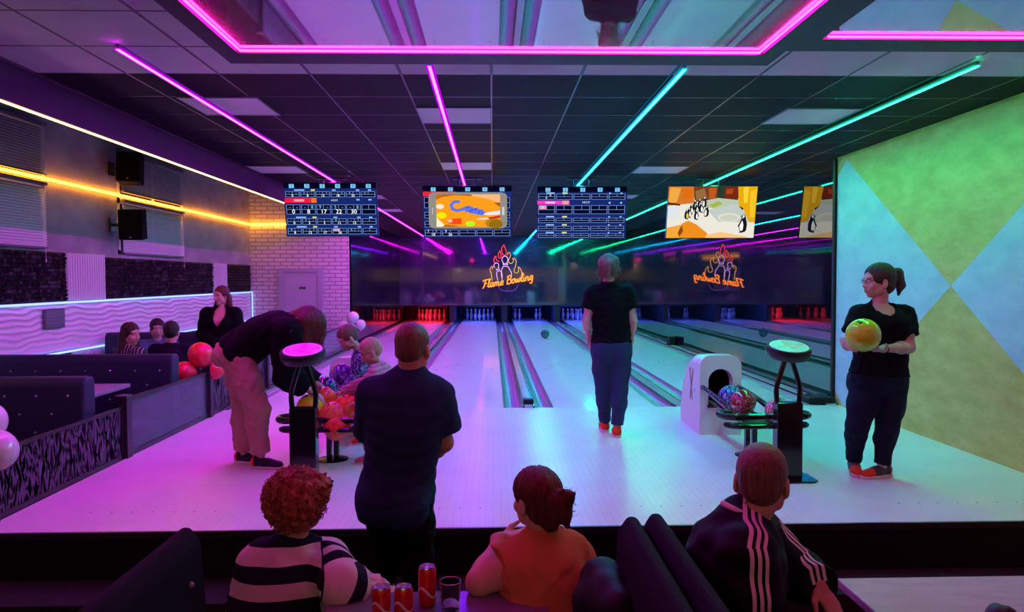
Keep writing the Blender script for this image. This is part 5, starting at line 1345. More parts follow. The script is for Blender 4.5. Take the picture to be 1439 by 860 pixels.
# ---- woman walking on the approach, seen from behind
D = 7.05
J = dict(head=P(855, 377, D)+V(0, -.0, 0), neck=P(856, 402, D), pelvis=P(859, 487, D), waist=P(859, 455, D),
         shL=P(834, 413, D), shR=P(880, 411, D), elL=P(825, 450, D)+V(-.01, -.03, 0), elR=P(889, 450, D)+V(0, -.04, 0), wrL=P(829, 480, D)+V(0, .04, 0), wrR=P(888, 481, D)+V(0, .06, 0),
         hipL=P(846, 498, D), hipR=P(873, 498, D), knL=P(848, 548, D+.05), knR=P(871, 549, D-.02), anL=P(850, 594, D+.22), anR=P(867, 601, D-.05))
J['HR3'] = frame_f(nrm(V(.12, 1, -.12)), UP)
B = dict(chest=(.155, .105), belly=(.152, .105), hip=(.175, .12), arm=(.048, .038, .036, .025), leg=(.088, .062, .058, .042), fem=1, sh=.055, hs=.98)
p = Person('woman seen from behind walking on the approach, black t-shirt, dark jeans, hands in pockets', J, B, at=V(*P(859, 612, D)[:2], 0), h=.0085)
p.body(hl=(V(.25, .3, -1), V(1, .1, 0), .35, 1, .3), hr=(V(-.2, .25, -1), V(-1, .1, 0), .35, 1, .3))
p.shirt(M_blackc, .52, hem=P(859, 475, D), amp=.007, freq=15, seed=4, off=.016)
p.trousers(M_denim, bottom=.90, top=.13, seed=5, amp=.005)
p.shoes([(.0, 1), (.1, 1)], 0, M_shoer, M_shoed, M_sole, heel=M_shoer, L=.27)
E = lambda q, r: ell(p.T(*q), np.array(r)*p.hs, p.J['HR3'])
p.cap('dyed', .016, extra=[E((0, -.118, .03), (.04, .035, .045)), cone(p.T(0, -.13, .02), p.T(-.01, -.125, -.10), .032, .018), cone(p.T(.06, -.045, -.03), p.T(.075, -.06, -.11), .022, .006), cone(p.T(-.06, -.045, -.03), p.T(-.068, -.055, -.12), .022, .006), E((.06, -.05, .06), (.042, .06, .05)), E((-.055, -.05, .05), (.042, .06, .05)), cone(p.T(.045, -.09, -.01), p.T(.05, -.10, -.10), .03, .008), cone(p.T(-.04, -.10, -.01), p.T(-.05, -.10, -.11), .03, .008)], noise=.006, freq=30)

q = MB(); rr_ = np.random.default_rng(9)
for i in range(220):
    d0 = nrm(rr_.normal(size=3)); d0[1] = -abs(d0[1]); b_ = p.T(*(d0*np.array((.088, .115, .10))+np.array((0, -.015, .02)))); d_ = p.J['HR3'] @ nrm(d0*.5+V(0, -.2, -1)); e_ = p.J['HR3'] @ nrm(rr_.normal(size=3)); l_ = rr_.uniform(.04, .11)
    q.tube([b_+d_*l_*u+e_*l_*.35*u*u for u in np.linspace(0, 1, 6)], [.0018, .0018, .0016, .0014, .0012, .0007], seg=3)
q.build('loose_strands', hair_mat('dyed'), p.t, smooth=True)

# ---- woman with the yellow ball
D = 5.5
J = dict(head=P(1234, 396, D), neck=P(1236, 430, D), pelvis=P(1235, 531, D), waist=P(1238, 490, D),
         shR=P(1209, 444, D-.03), shL=P(1270, 445, D-.02), elR=P(1193, 484, D-.10), wrR=P(1187, 479, D-.36), elL=P(1277, 488, D-.10), wrL=P(1241, 490, D-.34),
         hipR=P(1218, 543, D), hipL=P(1252, 543, D), knR=P(1205, 598, D-.03), knL=P(1247, 600, D-.04), anR=P(1200, 648, D+.16), anL=P(1240, 655, D))
J['HR3'] = frame_f(nrm(V(-1, -.06, -.03)), UP)
B = dict(chest=(.175, .125), belly=(.17, .125), hip=(.195, .14), bust=.075, arm=(.055, .044, .042, .027), leg=(.102, .068, .060, .042), fem=1, sh=.06, hs=1.06)
p = Person('woman in black t-shirt and glasses holding a yellow ball beside the sand coloured wall', J, B, at=V(*P(1225, 672, D)[:2], 0), h=.0075, skin=SK1)
yb = P(1213, 471, 5.02)
p.body(hl=(nrm(yb+V(.02, .0, -.115)-J['wrL']), V(-.15, .1, 1), .28, 1, .4), hr=(nrm(V(.0, -.55, -.15)), V(1, .05, 0), .35, 1, .4))
p.shirt(M_blackc, .55, hem=P(1237, 520, D), amp=.006, freq=14, seed=14, neckdrop=.055, neck=(.082, .02), off=.014)
p.trousers(M_navyj, bottom=.90, top=.15, seed=15)
p.shoes([(-1, -.35), (-.35, -1)], 0, M_shoeg, M_shoer, M_sole, L=.28)
E = lambda q, r: ell(p.T(*q), np.array(r)*p.hs, p.J['HR3'])
p.cap('brown', .012, extra=[E((0, -.135, .045), (.03, .04, .04)), cone(p.T(0, -.145, .06), p.T(.0, -.165, -.03), .036, .03), cone(p.T(0, -.165, -.03), p.T(.0, -.15, -.095), .03, .010)], noise=.004, freq=36)
q = MB()
for sx in (-1, 1): q.tube([p.T(sx*.033+.021*math.cos(a), .099-.012*abs(math.cos(a)*.4+sx*.4), .006+.017*math.sin(a)) for a in np.linspace(0, 2*PI, 15)[:-1]], .0018, seg=6, closed=True); q.tube([p.T(sx*.053, .09, .01), p.T(sx*.078, .05, .01), p.T(sx*.083, -.0, .004)], .0018, seg=6)
q.tube([p.T(-.013, .102, .01), p.T(.013, .102, .01)], .0018, seg=6); q.build('glasses', mat('glasses_dark', (.02, .015, .03), .2), p.t, smooth=True)
MB().sphere(p.T(-.081, .0, -.052), .006, 0, 10, 8).build('earring', mat('earring', (.8, .75, .6), .2, metal=.8), p.t, smooth=True)
a, b = J['wrL'], J['elL']; u = nrm(b-a); e1 = nrm(np.cross(u, UP)); e2 = np.cross(u, e1)
MB().tube([a+u*.02+.031*(math.cos(t)*e1+math.sin(t)*e2) for t in np.linspace(0, 2*PI, 17)[:-1]], .004, seg=6, closed=True).build('bracelet', M_black, p.t, smooth=True)
bowling_ball('bright yellow bowling ball held by the woman beside the sand coloured wall', yb, ball_mat('ball_lemon', (.40, .80, .003), (.46, .88, .006), 7), r=.114, holes=(-.3, -.4, 1))

# ---- woman bending over the left ball return
D = 6.0
J = dict(head=P(434, 455, D), neck=P(413, 456, D), pelvis=P(334, 497, D), waist=P(362, 474, D),
         shR=P(404, 466, D-.17), shL=P(405, 462, D+.17), elR=P(402, 528, D-.16), wrR=P(436, 549, D-.05), elL=P(414, 520, D+.18), wrL=P(452, 545, D+.2),
         hipR=P(336, 508, D-.09), hipL=P(334, 506, D+.09), knR=P(362, 574, D-.10), knL=P(344, 572, D+.10), anR=P(366, 639, D-.06), anL=P(342, 636, D+.12))
J['HR3'] = frame_f(nrm(V(.62, -.05, -.78)), nrm(V(.75, 0, .62)))
B = dict(chest=(.17, .115), belly=(.155, .115), hip=(.172, .125), arm=(.054, .044, .040, .027), leg=(.098, .070, .060, .042), fem=1, sh=.058, bust=.06)
p = Person('woman with long auburn hair in pink trousers bending over the left ball return', J, B, at=V(*P(355, 652, D)[:2], 0), h=.0085)
p.body(hl=(V(.6, .0, -.6), V(-.3, 0, -1), .35, 1, .3), hr=(V(.7, .1, -.5), V(-.2, .1, -1), .3, 1, .3), face=False)
M_pinkt = cloth('dusty_pink', (.50, .24, .24), .85)
hemc = J['pelvis']+p.g['hu']*.03
ps = p.shirt(M_blackc, long=True, hem=hemc, amp=.012, freq=11, seed=24, off=.026, fore=.62, soff=.018, name='sweatshirt')
p.trousers(M_pinkt, bottom=.90, top=.17, seed=25, amp=.008, freq=13, wide=.012, cuff=1, off=.014)
p.shoes([(1, -.25), (1, -.2)], 0, M_shoed, M_shoed, M_sole, heel=M_shoer, L=.27)
R = p.J['HR3']
E = lambda q, r: ell(p.T(*q), np.array(r)*p.hs, R)
hd = J['head']
p.hair([E((0, -.03, .03), (.092, .11, .10)), E((0, .02, .055), (.085, .085, .07)), cone(P(430, 452, D-.05), P(424, 487, D-.06), .085, .07), cone(P(440, 455, D-.02), P(446, 482, D-.0), .075, .05), cone(P(446, 448, D), P(450, 468, D), .055, .05), cone(P(420, 446, D+.03), P(412, 480, D+.08), .06, .05),
        cone(P(425, 445, D-.0), P(398, 450, D+.0), .06, .05), cone(P(398, 450, D), P(362, 452, D-.0), .055, .03)], 'auburn', strands(.006, np.eye(3), hd, 34, 5), h=.0075, k=.03)
q = MB(); r = random.Random(4)             # embroidered flowers on the near shoulder
cpt = P(404, 469, D-.255)
def on_shirt(du, dv):
    return P(404+du, 469+dv, D-.262)
dg = bpy.context.evaluated_depsgraph_get(); dg.update()
def surf(px, py):
    d = ray(px, py); o = np.array(CAM); loc_o = Vector(o)-ps.matrix_world.translation
    # the sweatshirt mesh is held relative to the person's base
    hit, pt, nn, _ = ps.ray_cast(Vector(o-np.array(p.t['_at'])), Vector(nrm(d)))
    return (np.array(pt)+np.array(p.t['_at']), np.array(nn)) if hit else (None, None)
def petal(px, py, rad, mi, n=8, sq=1., rot=0):
    c, nn = surf(px, py)
    if c is None: return
    e1 = nrm(np.cross(nn, UP)); e2 = np.cross(nn, e1)
    a = np.linspace(0, 2*PI, n+1)[:-1]; pts = []
    for t in a:
        x, y = rad*math.cos(t), rad*sq*math.sin(t); x, y = x*math.cos(rot)-y*math.sin(rot), x*math.sin(rot)+y*math.cos(rot)
        pts.append(c+e1*x+e2*y+nn*(.007+.0006*len(q.v)))
    q.add(pts+[x+nn*.003 for x in pts], [list(range(n, 2*n)), list(range(n))[::-1]]+[[i, (i+1) % n, n+(i+1) % n, n+i] for i in range(n)], mi)
for (px, py, rad, mi, sq, ro) in [(411, 455, .034, 0, .8, .3), (405, 461, .036, 0, .8, 1.2), (415, 463, .034, 0, .8, 2.), (408, 470, .038, 1, .9, 0), (412, 468, .02, 2, 1, 0), (408, 470, .016, 2, 1, 0), (396, 465, .022, 3, .5, .6), (392, 472, .02, 3, .5, 2.2), (398, 477, .022, 3, .5, 1.1), (403, 480, .02, 3, .5, .2), (394, 461, .018, 3, .4, 2.8), (389, 467, .018, 3, .4, .3), (400, 471, .018, 0, .7, 0), (412, 478, .022, 3, .5, 2.0), (388, 477, .014, 3, .5, 1.5), (394, 482, .016, 3, .5, 2.5), (401, 457, .014, 3, .5, .5)]: petal(px, py, rad, mi, 9, sq, ro)
if q.n: q.build('flower_embroidery', [cloth('thread_violet', (.13, .10, .30), .6), cloth('thread_orange', (.42, .12, .06), .6), cloth('thread_gold', (.40, .22, .12), .6), cloth('thread_green', (.13, .17, .22), .6)], p.t, fixn=False)

# ---- boy and toddler at the left return
D = 6.75
J = dict(head=P(489, 475, D), neck=P(507, 494, D+.03), pelvis=P(522, 560, D+.12), waist=P(518, 532, D+.10),
         shR=P(520, 498, D+.13), shL=P(508, 508, D-.10), elR=P(512, 530, D+.16), wrR=P(492, 545, D+.0), elL=P(500, 532, D-.12), wrL=P(484, 548, D-.15),
         hipR=P(523, 566, D+.19), hipL=P(519, 566, D+.04), knR=P(518, 595, D+.16), knL=P(512, 596, D+.02), anR=P(522, 620, D+.2), anL=P(516, 622, D+.05))
J['HR3'] = frame_f(nrm(V(-.72, -.42, -.55)), UP)
B = dict(s=.75, chest=(.125, .085), belly=(.115, .085), hip=(.125, .09), brow=.002, arm=(.038, .03, .029, .02), leg=(.062, .046, .042, .032), sh=.04, hs=.9, hand=.75, nk=.052)
p = Person('dark haired boy in a blue patterned top leaning over the left ball return', J, B, at=V(*P(519, 626, D)[:2], 0), h=.008)
p.body(hl=(V(-.6, -.2, -.6), V(0, 0, -1), .35, 1, .3), hr=(V(-.6, -.3, -.5), V(0, 0, -1), .35, 1, .3))
def camo(name, cols, sc):
    m = bpy.data.materials.new(name); nt, N, L, b = nodes_of(m); tc = N.new('ShaderNodeTexCoord'); nz = N.new('ShaderNodeTexNoise'); nz.inputs['Scale'].default_value = sc; nz.inputs['Detail'].default_value = 1.5
    L.new(tc.outputs['Object'], nz.inputs['Vector']); rp = N.new('ShaderNodeValToRGB'); rp.color_ramp.interpolation = 'CONSTANT'
    for i, c in enumerate(cols):
        e = rp.color_ramp.elements[i] if i < 2 else rp.color_ramp.elements.new(.5); e.color = (*c, 1)
    for i, c in enumerate(cols): rp.color_ramp.elements[i].position = (0, .45, .53, .6)[i]
    L.new(nz.outputs['Fac'], rp.inputs[0]); L.new(rp.outputs[0], b.inputs['Base Color']); b.inputs['Roughness'].default_value = .8; return m
p.shirt(camo('blue_camo', [(.015, .02, .07), (.05, .08, .22), (.22, .28, .48), (.02, .03, .12)], 22), long=True, amp=.006, freq=18, off=.014, name='hoodie', seed=7)
p.trousers(M_navyj, top=.05, seed=8); p.shoes([(-1, -.4), (-1, -.4)], 0, M_shoed, M_shoer, M_sole, L=.21)
p.cap('short', .010, low=-.05, noise=.003, freq=40)

D = 6.12
J = dict(head=P(521, 494, D), neck=P(532, 514, D+.02), pelvis=P(540, 572, D+.05), waist=P(538, 545, D+.05),
         shR=P(536, 519, D+.10), shL=P(526, 524, D-.07), elR=P(510, 540, D+.10), wrR=P(482, 551, D+.08), elL=P(522, 556, D-.14), wrL=P(503, 565, D-.22),
         hipR=P(540, 578, D+.10), hipL=P(536, 580, D-.02), knR=P(534, 612, D+.10), knL=P(526, 614, D-.04), anR=P(530, 645, D+.12), anL=P(518, 646, D-.02))
J['HR3'] = frame_f(nrm(V(-.85, -.25, -.45)), UP)
B = dict(s=.62, chest=(.105, .08), belly=(.108, .09), hip=(.108, .085), brow=-1, arm=(.033, .028, .026, .019), leg=(.054, .04, .037, .030), sh=.034, hs=.87, hand=.62, nk=.045)
p = Person('blond toddler in a pale striped top reaching for the orange balls', J, B, at=V(*P(524, 655, D)[:2], 0), h=.0075)
p.body(hl=(V(-.8, -.1, -.2), V(0, 0, -1), .35, 1, .3), hr=(V(-.9, -.1, -.15), V(0, 0, -1), .3, 1, .3))
M_tod = pat_mat('toddler_stripes', (.55, .36, .36), (.34, .25, .28))
g = p.g
p.shirt(M_tod, long=True, amp=.005, freq=20, off=.012, seed=9, matfn=lambda X: .0065-np.abs((((X-J['neck']) @ g['up']) % .034)-.017), name='striped_top')
p.trousers(cloth('toddler_trousers', (.10, .09, .16)), top=.05, seed=10); p.shoes([(-1, -.3), (-1, -.3)], 0, cloth('shoe_pink', (.75, .12, .25)), cloth('shoe_pink', (.75, .12, .25)), M_sole, L=.16)
p.cap('blond', .008, low=-.06, noise=.003, freq=34)

# ---- man in the navy t-shirt, seen from behind
D = 3.95
J = dict(head=P(580, 490, D), neck=P(578, 526, D-.0), pelvis=P(556, 690, D+.0), waist=P(566, 620, D-.03),
         shL=P(527, 556, D), shR=P(613, 558, D+.02), elL=P(524, 626, D+.18), wrL=P(580, 632, D+.36), elR=P(624, 622, D+.06), wrR=P(590, 648, D+.32),
         hipL=P(538, 708, D), hipR=P(582, 708, D), knL=P(548, 770, D+.16), knR=P(588, 778, D+.10), anL=P(541, 816, D+.2), anR=P(584, 832, D+.12))
J['HR3'] = frame_f(nrm(V(.25, 1, -.12)), UP)
B = dict(chest=(.185, .13), belly=(.162, .14), hip=(.175, .14), arm=(.060, .050, .048, .032), leg=(.098, .072, .064, .048), sh=.062, hs=1.1, nk=.068, tummy=.02)
p = Person('man in a navy t-shirt and black trousers seen from behind, arms folded', J, B, at=V(*P(562, 830, D+.15)[:2], -.28), h=.008, skin=SK2)
p.body(hl=(V(.9, .15, .1), V(0, -1, .1), .5, 1, .2), hr=(V(-.9, .2, -.05), V(0, -1, .2), .4, 1, .2))
M_navyt = cloth('navy_cotton', (.018, .032, .085), .9)
p.shirt(M_navyt, (.62, .62), hem=J['pelvis']-p.g['hu']*.12, amp=.008, freq=9, seed=34, off=.020, soff=.006, hh=.0075)
p.trousers(M_blackc, bottom=.97, top=.0, seed=35, amp=.006, freq=11, wide=.004, off=.006)
p.shoes([(-.1, 1), (.15, 1)], -.28, M_shoer, M_shoer, M_sole, L=.28)
p.cap('short', .003, low=-.06, noise=.0008, freq=70, front=.02)

# ---- curly haired woman at the table
D = 3.0
J = dict(head=P(423, 708, D), neck=P(412, 762, D-.0), pelvis=P(392, 960, D-.05), waist=P(392, 880, D-.03),
         shL=P(368, 792, D-.03), shR=P(458, 788, D+.04), elL=P(345, 870, D+.12), wrL=P(420, 860, D+.30), elR=P(480, 822, D-.17), wrR=P(520, 834, D-.10),
         hipL=P(370, 970, D), hipR=P(420, 970, D), knL=P(430, 965, D+.38), knR=P(470, 962, D+.34), anL=P(430, 1070, D+.45), anR=P(480, 1070, D+.42))
J['HR3'] = frame_f(nrm(V(.42, .9, -.10)), UP)
B = dict(chest=(.175, .125), belly=(.185, .14), hip=(.19, .15), arm=(.058, .05, .047, .032), leg=(.09, .065, .056, .04), fem=1, sh=.06, hs=1.0, bust=.06)
p = Person('woman with curly reddish hair in a navy and white striped sweater, seated at the table', J, B, at=V(J['pelvis'][0], J['pelvis'][1], -.45), h=.0075, skin=SK2)
p.body(hl=(V(.5, .5, 0), V(0, 0, -1), .3, 1, .3), hr=(V(.9, .35, -.05), V(0, 0, -1), .3, 1, .3))
M_str = pat_mat('navy_white_knit', (.012, .012, .030), (.66, .56, .60), .95, .5, 220); g = p.g
def stripes(X):
    z = (J['neck']-X) @ g['up']+.03*np.sin((X-J['neck']) @ g['R'][:, 0]*3)
    pv = np.minimum(.031-np.abs(((z+.005-.031+.061) % .122)-.061), z+.005)
    tr, dr = seg_t(X, J['shR'], J['elR']); tf, df = seg_t(X, J['elR'], J['wrR'])
    Lr = np.linalg.norm(J['elR']-J['shR']); Lf = np.linalg.norm(J['wrR']-J['elR'])
    lat = (X-J['neck']) @ g['R'][:, 0]; s0 = (J['shR']-J['neck']) @ g['R'][:, 0]
    arm = (lat > s0-.03) | ((df < dr) & (df < .09)); s = np.where(df < dr, Lr+np.clip(tf, 0, 1.4)*Lf, np.clip(tr, -1, 1)*Lr)
    pv[arm] = (.026-np.abs(((s+.02-.026+.052) % .104)-.052))[arm]
    pv = np.minimum(pv, np.where((df < dr) & (df < .09), 9, np.abs(lat-s0+.03)-.003))
    k_ = arm & (s > Lr+.08); pv[k_] = np.maximum(pv[k_], (s-Lr-.08)[k_])
    return pv
p.shirt(M_str, long=True, amp=.006, freq=13, off=.016, soff=.006, seed=44, matfn=stripes, hem=J['pelvis'], name='striped_sweater', neck=(.07, .02), hh=.0065, fore=.35)
pr = [cone(lerp(J['elR'], J['wrR'], .25), lerp(J['elR'], J['wrR'], 1.0), .066, .066), ell(J['wrR']+V(.01, 0, .0), (.07, .065, .058))]
v, f = sdf_mesh(pr, .005, k=.03, noise=curls(.007, 95, 3)); finish(p.t, 'fluffy_cuff', v, f, cloth('fluffy_pink', (.66, .46, .52), .95, sheen=.4))
p.trousers(M_navyj, top=.02); p.shoes([(.5, 1), (.6, 1)], -.45, M_shoed, M_shoed, M_sole)
T = p.T; R = J['HR3']; E = lambda q, r: ell(T(*q), np.array(r), R)
hp_ = [E((0, -.03, .045), (.112, .120, .104)), E((.03, -.06, .02), (.085, .086, .096)), E((-.03, -.06, .02), (.085, .086, .096)), E((0, -.05, -.035), (.084, .072, .07)), E((.06, .01, .07), (.056, .066, .056)), E((-.06, .0, .06), (.056, .066, .066))]
v, f = sdf_mesh(hp_, .0055, k=.03, noise=curls(.0085, 95, 8), subs=[E((0, .115, -.03), (.075, .06, .09)), E((.105, .05, -.07), (.05, .05, .06))])
q = MB(); q.add(v, f); frizz(q, T(0, -.035, .03), R, (.122, .122, .118), 900, 3); q.build('hair', hair_mat('red'), p.t, smooth=True, fixn=False)

# ---- woman in the orange shirt
D = 2.9
J = dict(head=P(753, 702, D), neck=P(762, 752, D-.0), pelvis=P(770, 960, D-.08), waist=P(768, 880, D-.05),
         shL=P(730, 792, D-.0), shR=P(799, 784, D+.04), elL=P(674, 818, D-.06), wrL=P(704, 757, D+.10), elR=P(835, 860, D+.12), wrR=P(800, 880, D+.3),
         hipL=P(745, 970, D), hipR=P(800, 970, D), knL=P(700, 965, D+.34), knR=P(740, 960, D+.38), anL=P(690, 1070, D+.3), anR=P(740, 1070, D+.35))
J['HR3'] = frame_f(nrm(V(-.62, .78, -.05)), nrm(V(-.05, 0, 1)))
B = dict(chest=(.150, .125), belly=(.160, .14), hip=(.17, .15), arm=(.060, .052, .044, .030), leg=(.09, .065, .056, .04), fem=1, sh=.056, hs=1.0, bust=.05, nk=.056)
p = Person('woman in an orange t-shirt with a messy bun leaning her elbow on the dark table', J, B, at=V(J['pelvis'][0], J['pelvis'][1], -.45), h=.0075, skin=SK1)
p.body(hl=(V(.9, .05, .12), V(.1, -.2, 1), .45, .8, .3), hr=(V(-.6, .6, 0), V(0, 0, -1), .4, 1, .3))
M_oran = cloth('burnt_orange', (.50, .17, .06), .85)
p.shirt(M_oran, .34, amp=.009, freq=11, seed=54, off=.016, soff=.010, hem=J['pelvis'], neck=(.072, .012), hh=.0065)
p.trousers(M_navyj, top=.02); p.shoes([(-.5, 1), (-.4, 1)], -.45, M_shoed, M_shoed, M_sole)
T = p.T; E = lambda q, r: ell(T(*q), np.array(r), J['HR3'])
p.cap('auburn', .010, extra=[cone(T(0, -.09, -.03), T(0, -.075, -.085), .05, .03), E((0, -.138, .012), (.046, .046, .046)), E((.012, -.16, .035), (.03, .032, .026)), cone(T(.01, -.165, .035), T(.012, -.205, .055), .024, .008), cone(T(-.0, -.15, .03), T(-.012, -.178, .07), .022, .006), E((.0, -.15, -.03), (.034, .032, .036)), cone(T(0, -.15, -.03), T(.004, -.172, -.075), .024, .007), cone(T(.02, -.13, -.03), T(.018, -.148, -.085), .024, .006), cone(T(-.015, -.12, -.03), T(-.02, -.13, -.09), .022, .006)], noise=.0045, freq=38, h=.005)
q = MB(); rr_ = np.random.default_rng(5)
for i in range(170):
    b_ = T(*(np.array((0, -.15, .0))+rr_.normal(size=3)*(.024, .018, .032))); d_ = J['HR3'] @ nrm(rr_.normal(size=3)+V(0, -.9, 0)); e_ = J['HR3'] @ nrm(rr_.normal(size=3)); l_ = rr_.uniform(.008, .024)
    q.tube([b_+d_*l_*u+e_*l_*.5*u*u for u in np.linspace(0, 1, 6)], [.0012, .0012, .001, .0009, .0007, .0004], seg=3)
q.build('loose_strands', hair_mat('auburn'), p.t, smooth=True)

# ---- man in the track jacket
D = 2.5
J = dict(head=P(1070, 676, D+.02), neck=P(1048, 728, D+.0), pelvis=P(1020, 990, D+.0), waist=P(1014, 870, D+.02),
         shR=P(1050, 778, D-.15), shL=P(1062, 752, D+.19), elR=P(1058, 890, D-.18), wrR=P(1130, 930, D-.1), elL=P(1114, 804, D+.30), wrL=P(1150, 822, D+.12),
         hipR=P(1030, 1000, D-.10), hipL=P(1035, 990, D+.10), knR=P(1180, 960, D-.08), knL=P(1170, 930, D+.14), anR=P(1190, 1130, D-.06), anL=P(1180, 1120, D+.16))
J['HR3'] = frame_f(nrm(V(.38, .92, -.08)), nrm(V(.04, 0, 1)))
B = dict(chest=(.175, .14), belly=(.17, .14), hip=(.18, .14), arm=(.056, .048, .046, .032), leg=(.09, .066, .058, .042), sh=.058, hs=1.05, nk=.062)
p = Person('man with cropped hair in a black track jacket with three pale stripes, seated at right', J, B, at=V(J['pelvis'][0], J['pelvis'][1], -.45), h=.0075, skin=SK2)
p.body(hl=(V(.35, -.75, -.75), V(-.3, .4, -1), .3, .8, .25), hr=(V(.8, .1, -.2), V(0, 0, -1), .4, 1, .3))
M_jack = pat_mat('track_black_pale', (.005, .005, .008), (.72, .60, .66), .65); g = p.g
def jack(X):
    pv = np.full(len(X), -1.)
    for sd, sg_ in (('R', -1), ('L', 1)):
        a, b, w = J['sh'+sd], J['el'+sd], J['wr'+sd]; n0 = J['neck']
        path = [lerp(n0, a, .35)+g['up']*.05, a+g['up']*.04, b, w]
        out = nrm(V(0, -1, .15)) if sd == 'R' else nrm(V(-.1, -.55, .85))
        best = np.full(len(X), 9.); lat = np.zeros(len(X)); fac = np.zeros(len(X))
        for (u, v) in zip(path[:-1], path[1:]):
            t, d = seg_t(X, u, v); ax = nrm(v-u); e = nrm(np.cross(ax, out)); rel = X-u; m = (d < best)
            best[m] = d[m]; lat[m] = (rel @ e)[m]; fac[m] = (rel @ nrm(np.cross(e, ax)))[m]
        val = np.maximum(np.maximum(.0062-np.abs(lat-.023), .0062-np.abs(lat)), .0062-np.abs(lat+.023))
        pv = np.maximum(pv, np.minimum(np.minimum(val, fac-.012), .12-best))
    return pv
p.shirt(M_jack, long=True, amp=.008, freq=11, seed=64, off=.018, soff=.010, hem=J['pelvis'], matfn=jack, name='track_jacket', neck=(.066, .0), hh=.0048)
c0 = J['neck']+g['up']*.012; nu = nrm(J['head']-J['neck']+V(0, 0, .03)); e1 = nrm(np.cross(nu, (0, 1, 0))); e2 = np.cross(nu, e1)
MB().tube([c0+nu*(.006*math.cos(a*1))+.083*(math.cos(a)*e1+math.sin(a)*e2) for a in np.linspace(0, 2*PI, 29)[:-1]], .0105, seg=8, closed=True).build('collar', [cloth('collar_pale', (.70, .58, .62), .7)], p.t, smooth=True)
p.trousers(M_blackc, top=.02); p.shoes([(1, .1), (1, .2)], -.45, M_shoed, M_shoed, M_sole)
p.cap('short', .003, low=-.06, noise=.0008, freq=70, front=.02, h=.005)

# ---- people in the booths
D = 10.0
J = dict(head=P(311, 416, D), neck=P(312, 434, D), pelvis=P(309, 500, D), waist=P(309, 475, D), shR=P(291, 441, D), shL=P(331, 441, D), elR=P(285, 470, D-.02), elL=P(336, 470, D-.02), wrR=P(303, 484, D-.2), wrL=P(318, 485, D-.2),
         hipR=P(301, 508, D), hipL=P(318, 508, D), knR=V(*P(301, 508, D)[:2], .1), knL=V(*P(318, 508, D)[:2], .1), anR=V(*P(301, 508, D)[:2], -.22), anL=V(*P(318, 508, D)[:2], -.22))
J['HR3'] = frame_f(nrm(V(-.45, -.85, -.12)), UP)
B = dict(chest=(.165, .11), belly=(.15, .105), hip=(.175, .12), arm=(.05, .042, .038, .026), fem=1, bust=.06, hs=1.05)
p = Person('woman with long reddish hair in a black blazer standing behind the booths', J, B, at=V(*P(311, 500, D)[:2], -.3), h=.011, skin=SK1)
p.body(hl=(V(-.8, -.2, -.1), V(0, 0, -1), .4, 1, .3), hr=(V(.8, -.2, -.1), V(0, 0, -1), .4, 1, .3))
p.shirt(M_blackc, long=True, amp=.006, off=.018, soff=.008, name='blazer', neckdrop=.12, neck=(.075, .02)); p.trousers(M_blackc); p.shoes([(-.3, -1), (.1, -1)], -.3, M_shoed, M_shoed, M_sole)
T = p.T; E = lambda q, r: ell(T(*q), np.array(r), J['HR3'])
p.hair([E((0, -.02, .045), (.088, .105, .092)), cone(T(.07, -.03, .0), T(.11, -.03, -.14), .045, .05), cone(T(.11, -.02, -.14), T(.12, .02, -.28), .05, .03), cone(T(-.07, -.03, .0), T(-.08, -.05, -.16), .04, .035), cone(T(0, -.09, -.03), T(.02, -.10, -.2), .06, .06)], 'auburn', strands(.005, J['HR3'], J['head'], 24, 2), h=.009, subs=[E((0, .10, -.03), (.064, .06, .10))])
def seated(label, hx, hy, D, fwd, kind, top, seedv, hair, B=None, skin=SK1, look=None):
    hd = P(hx, hy, D); f = nrm(V(*fwd, 0)); r = np.cross(f, UP); z = UP
    nk = hd-z*.165-f*.015; pv = nk-z*.52-f*.05
    J = dict(head=hd, neck=nk, pelvis=pv, shR=nk+r*.17-z*.05, shL=nk-r*.17-z*.05, elR=nk+r*.22-z*.30+f*.08, elL=nk-r*.22-z*.30+f*.08, wrR=nk+r*.1-z*.36+f*.30, wrL=nk-r*.1-z*.36+f*.30,
             hipR=pv+r*.09-z*.04, hipL=pv-r*.09-z*.04, knR=pv+r*.1+f*.42-z*.03, knL=pv-r*.1+f*.42-z*.03, anR=pv+r*.1+f*.42-z*.36, anL=pv-r*.1+f*.42-z*.36)
    J['HR3'] = frame_f(nrm((f if look is None else nrm(V(*look, 0)))+V(0, 0, -.12)), UP)
    p = Person(label, J, B or dict(chest=(.17, .115), belly=(.16, .115), hip=(.175, .125)), at=V(pv[0], pv[1], -.3), h=.011, skin=skin)
    p.body(hl=(f, -z, .4, 1, .3), hr=(f, -z, .4, 1, .3)); p.shirt(top, long=True, off=.016, amp=.007, seed=seedv); p.trousers(M_navyj, top=.02); p.shoes([f[:2], f[:2]], -.3, M_shoed, M_shoed, M_sole)
    hair(p); return p
def longhair(p):
    T = p.T; E = lambda q, r: ell(T(*q), np.array(r), p.J['HR3'])
    p.hair([E((0, -.02, .045), (.088, .105, .092)), cone(T(.065, -.03, .0), T(.09, -.02, -.2), .045, .045), cone(T(-.065, -.03, .0), T(-.09, -.02, -.2), .045, .045), cone(T(0, -.08, -.03), T(0, -.09, -.22), .07, .07)], 'brown', strands(.005, p.J['HR3'], p.J['head'], 24, 2), h=.009, subs=[E((0, .10, -.03), (.062, .06, .10))])
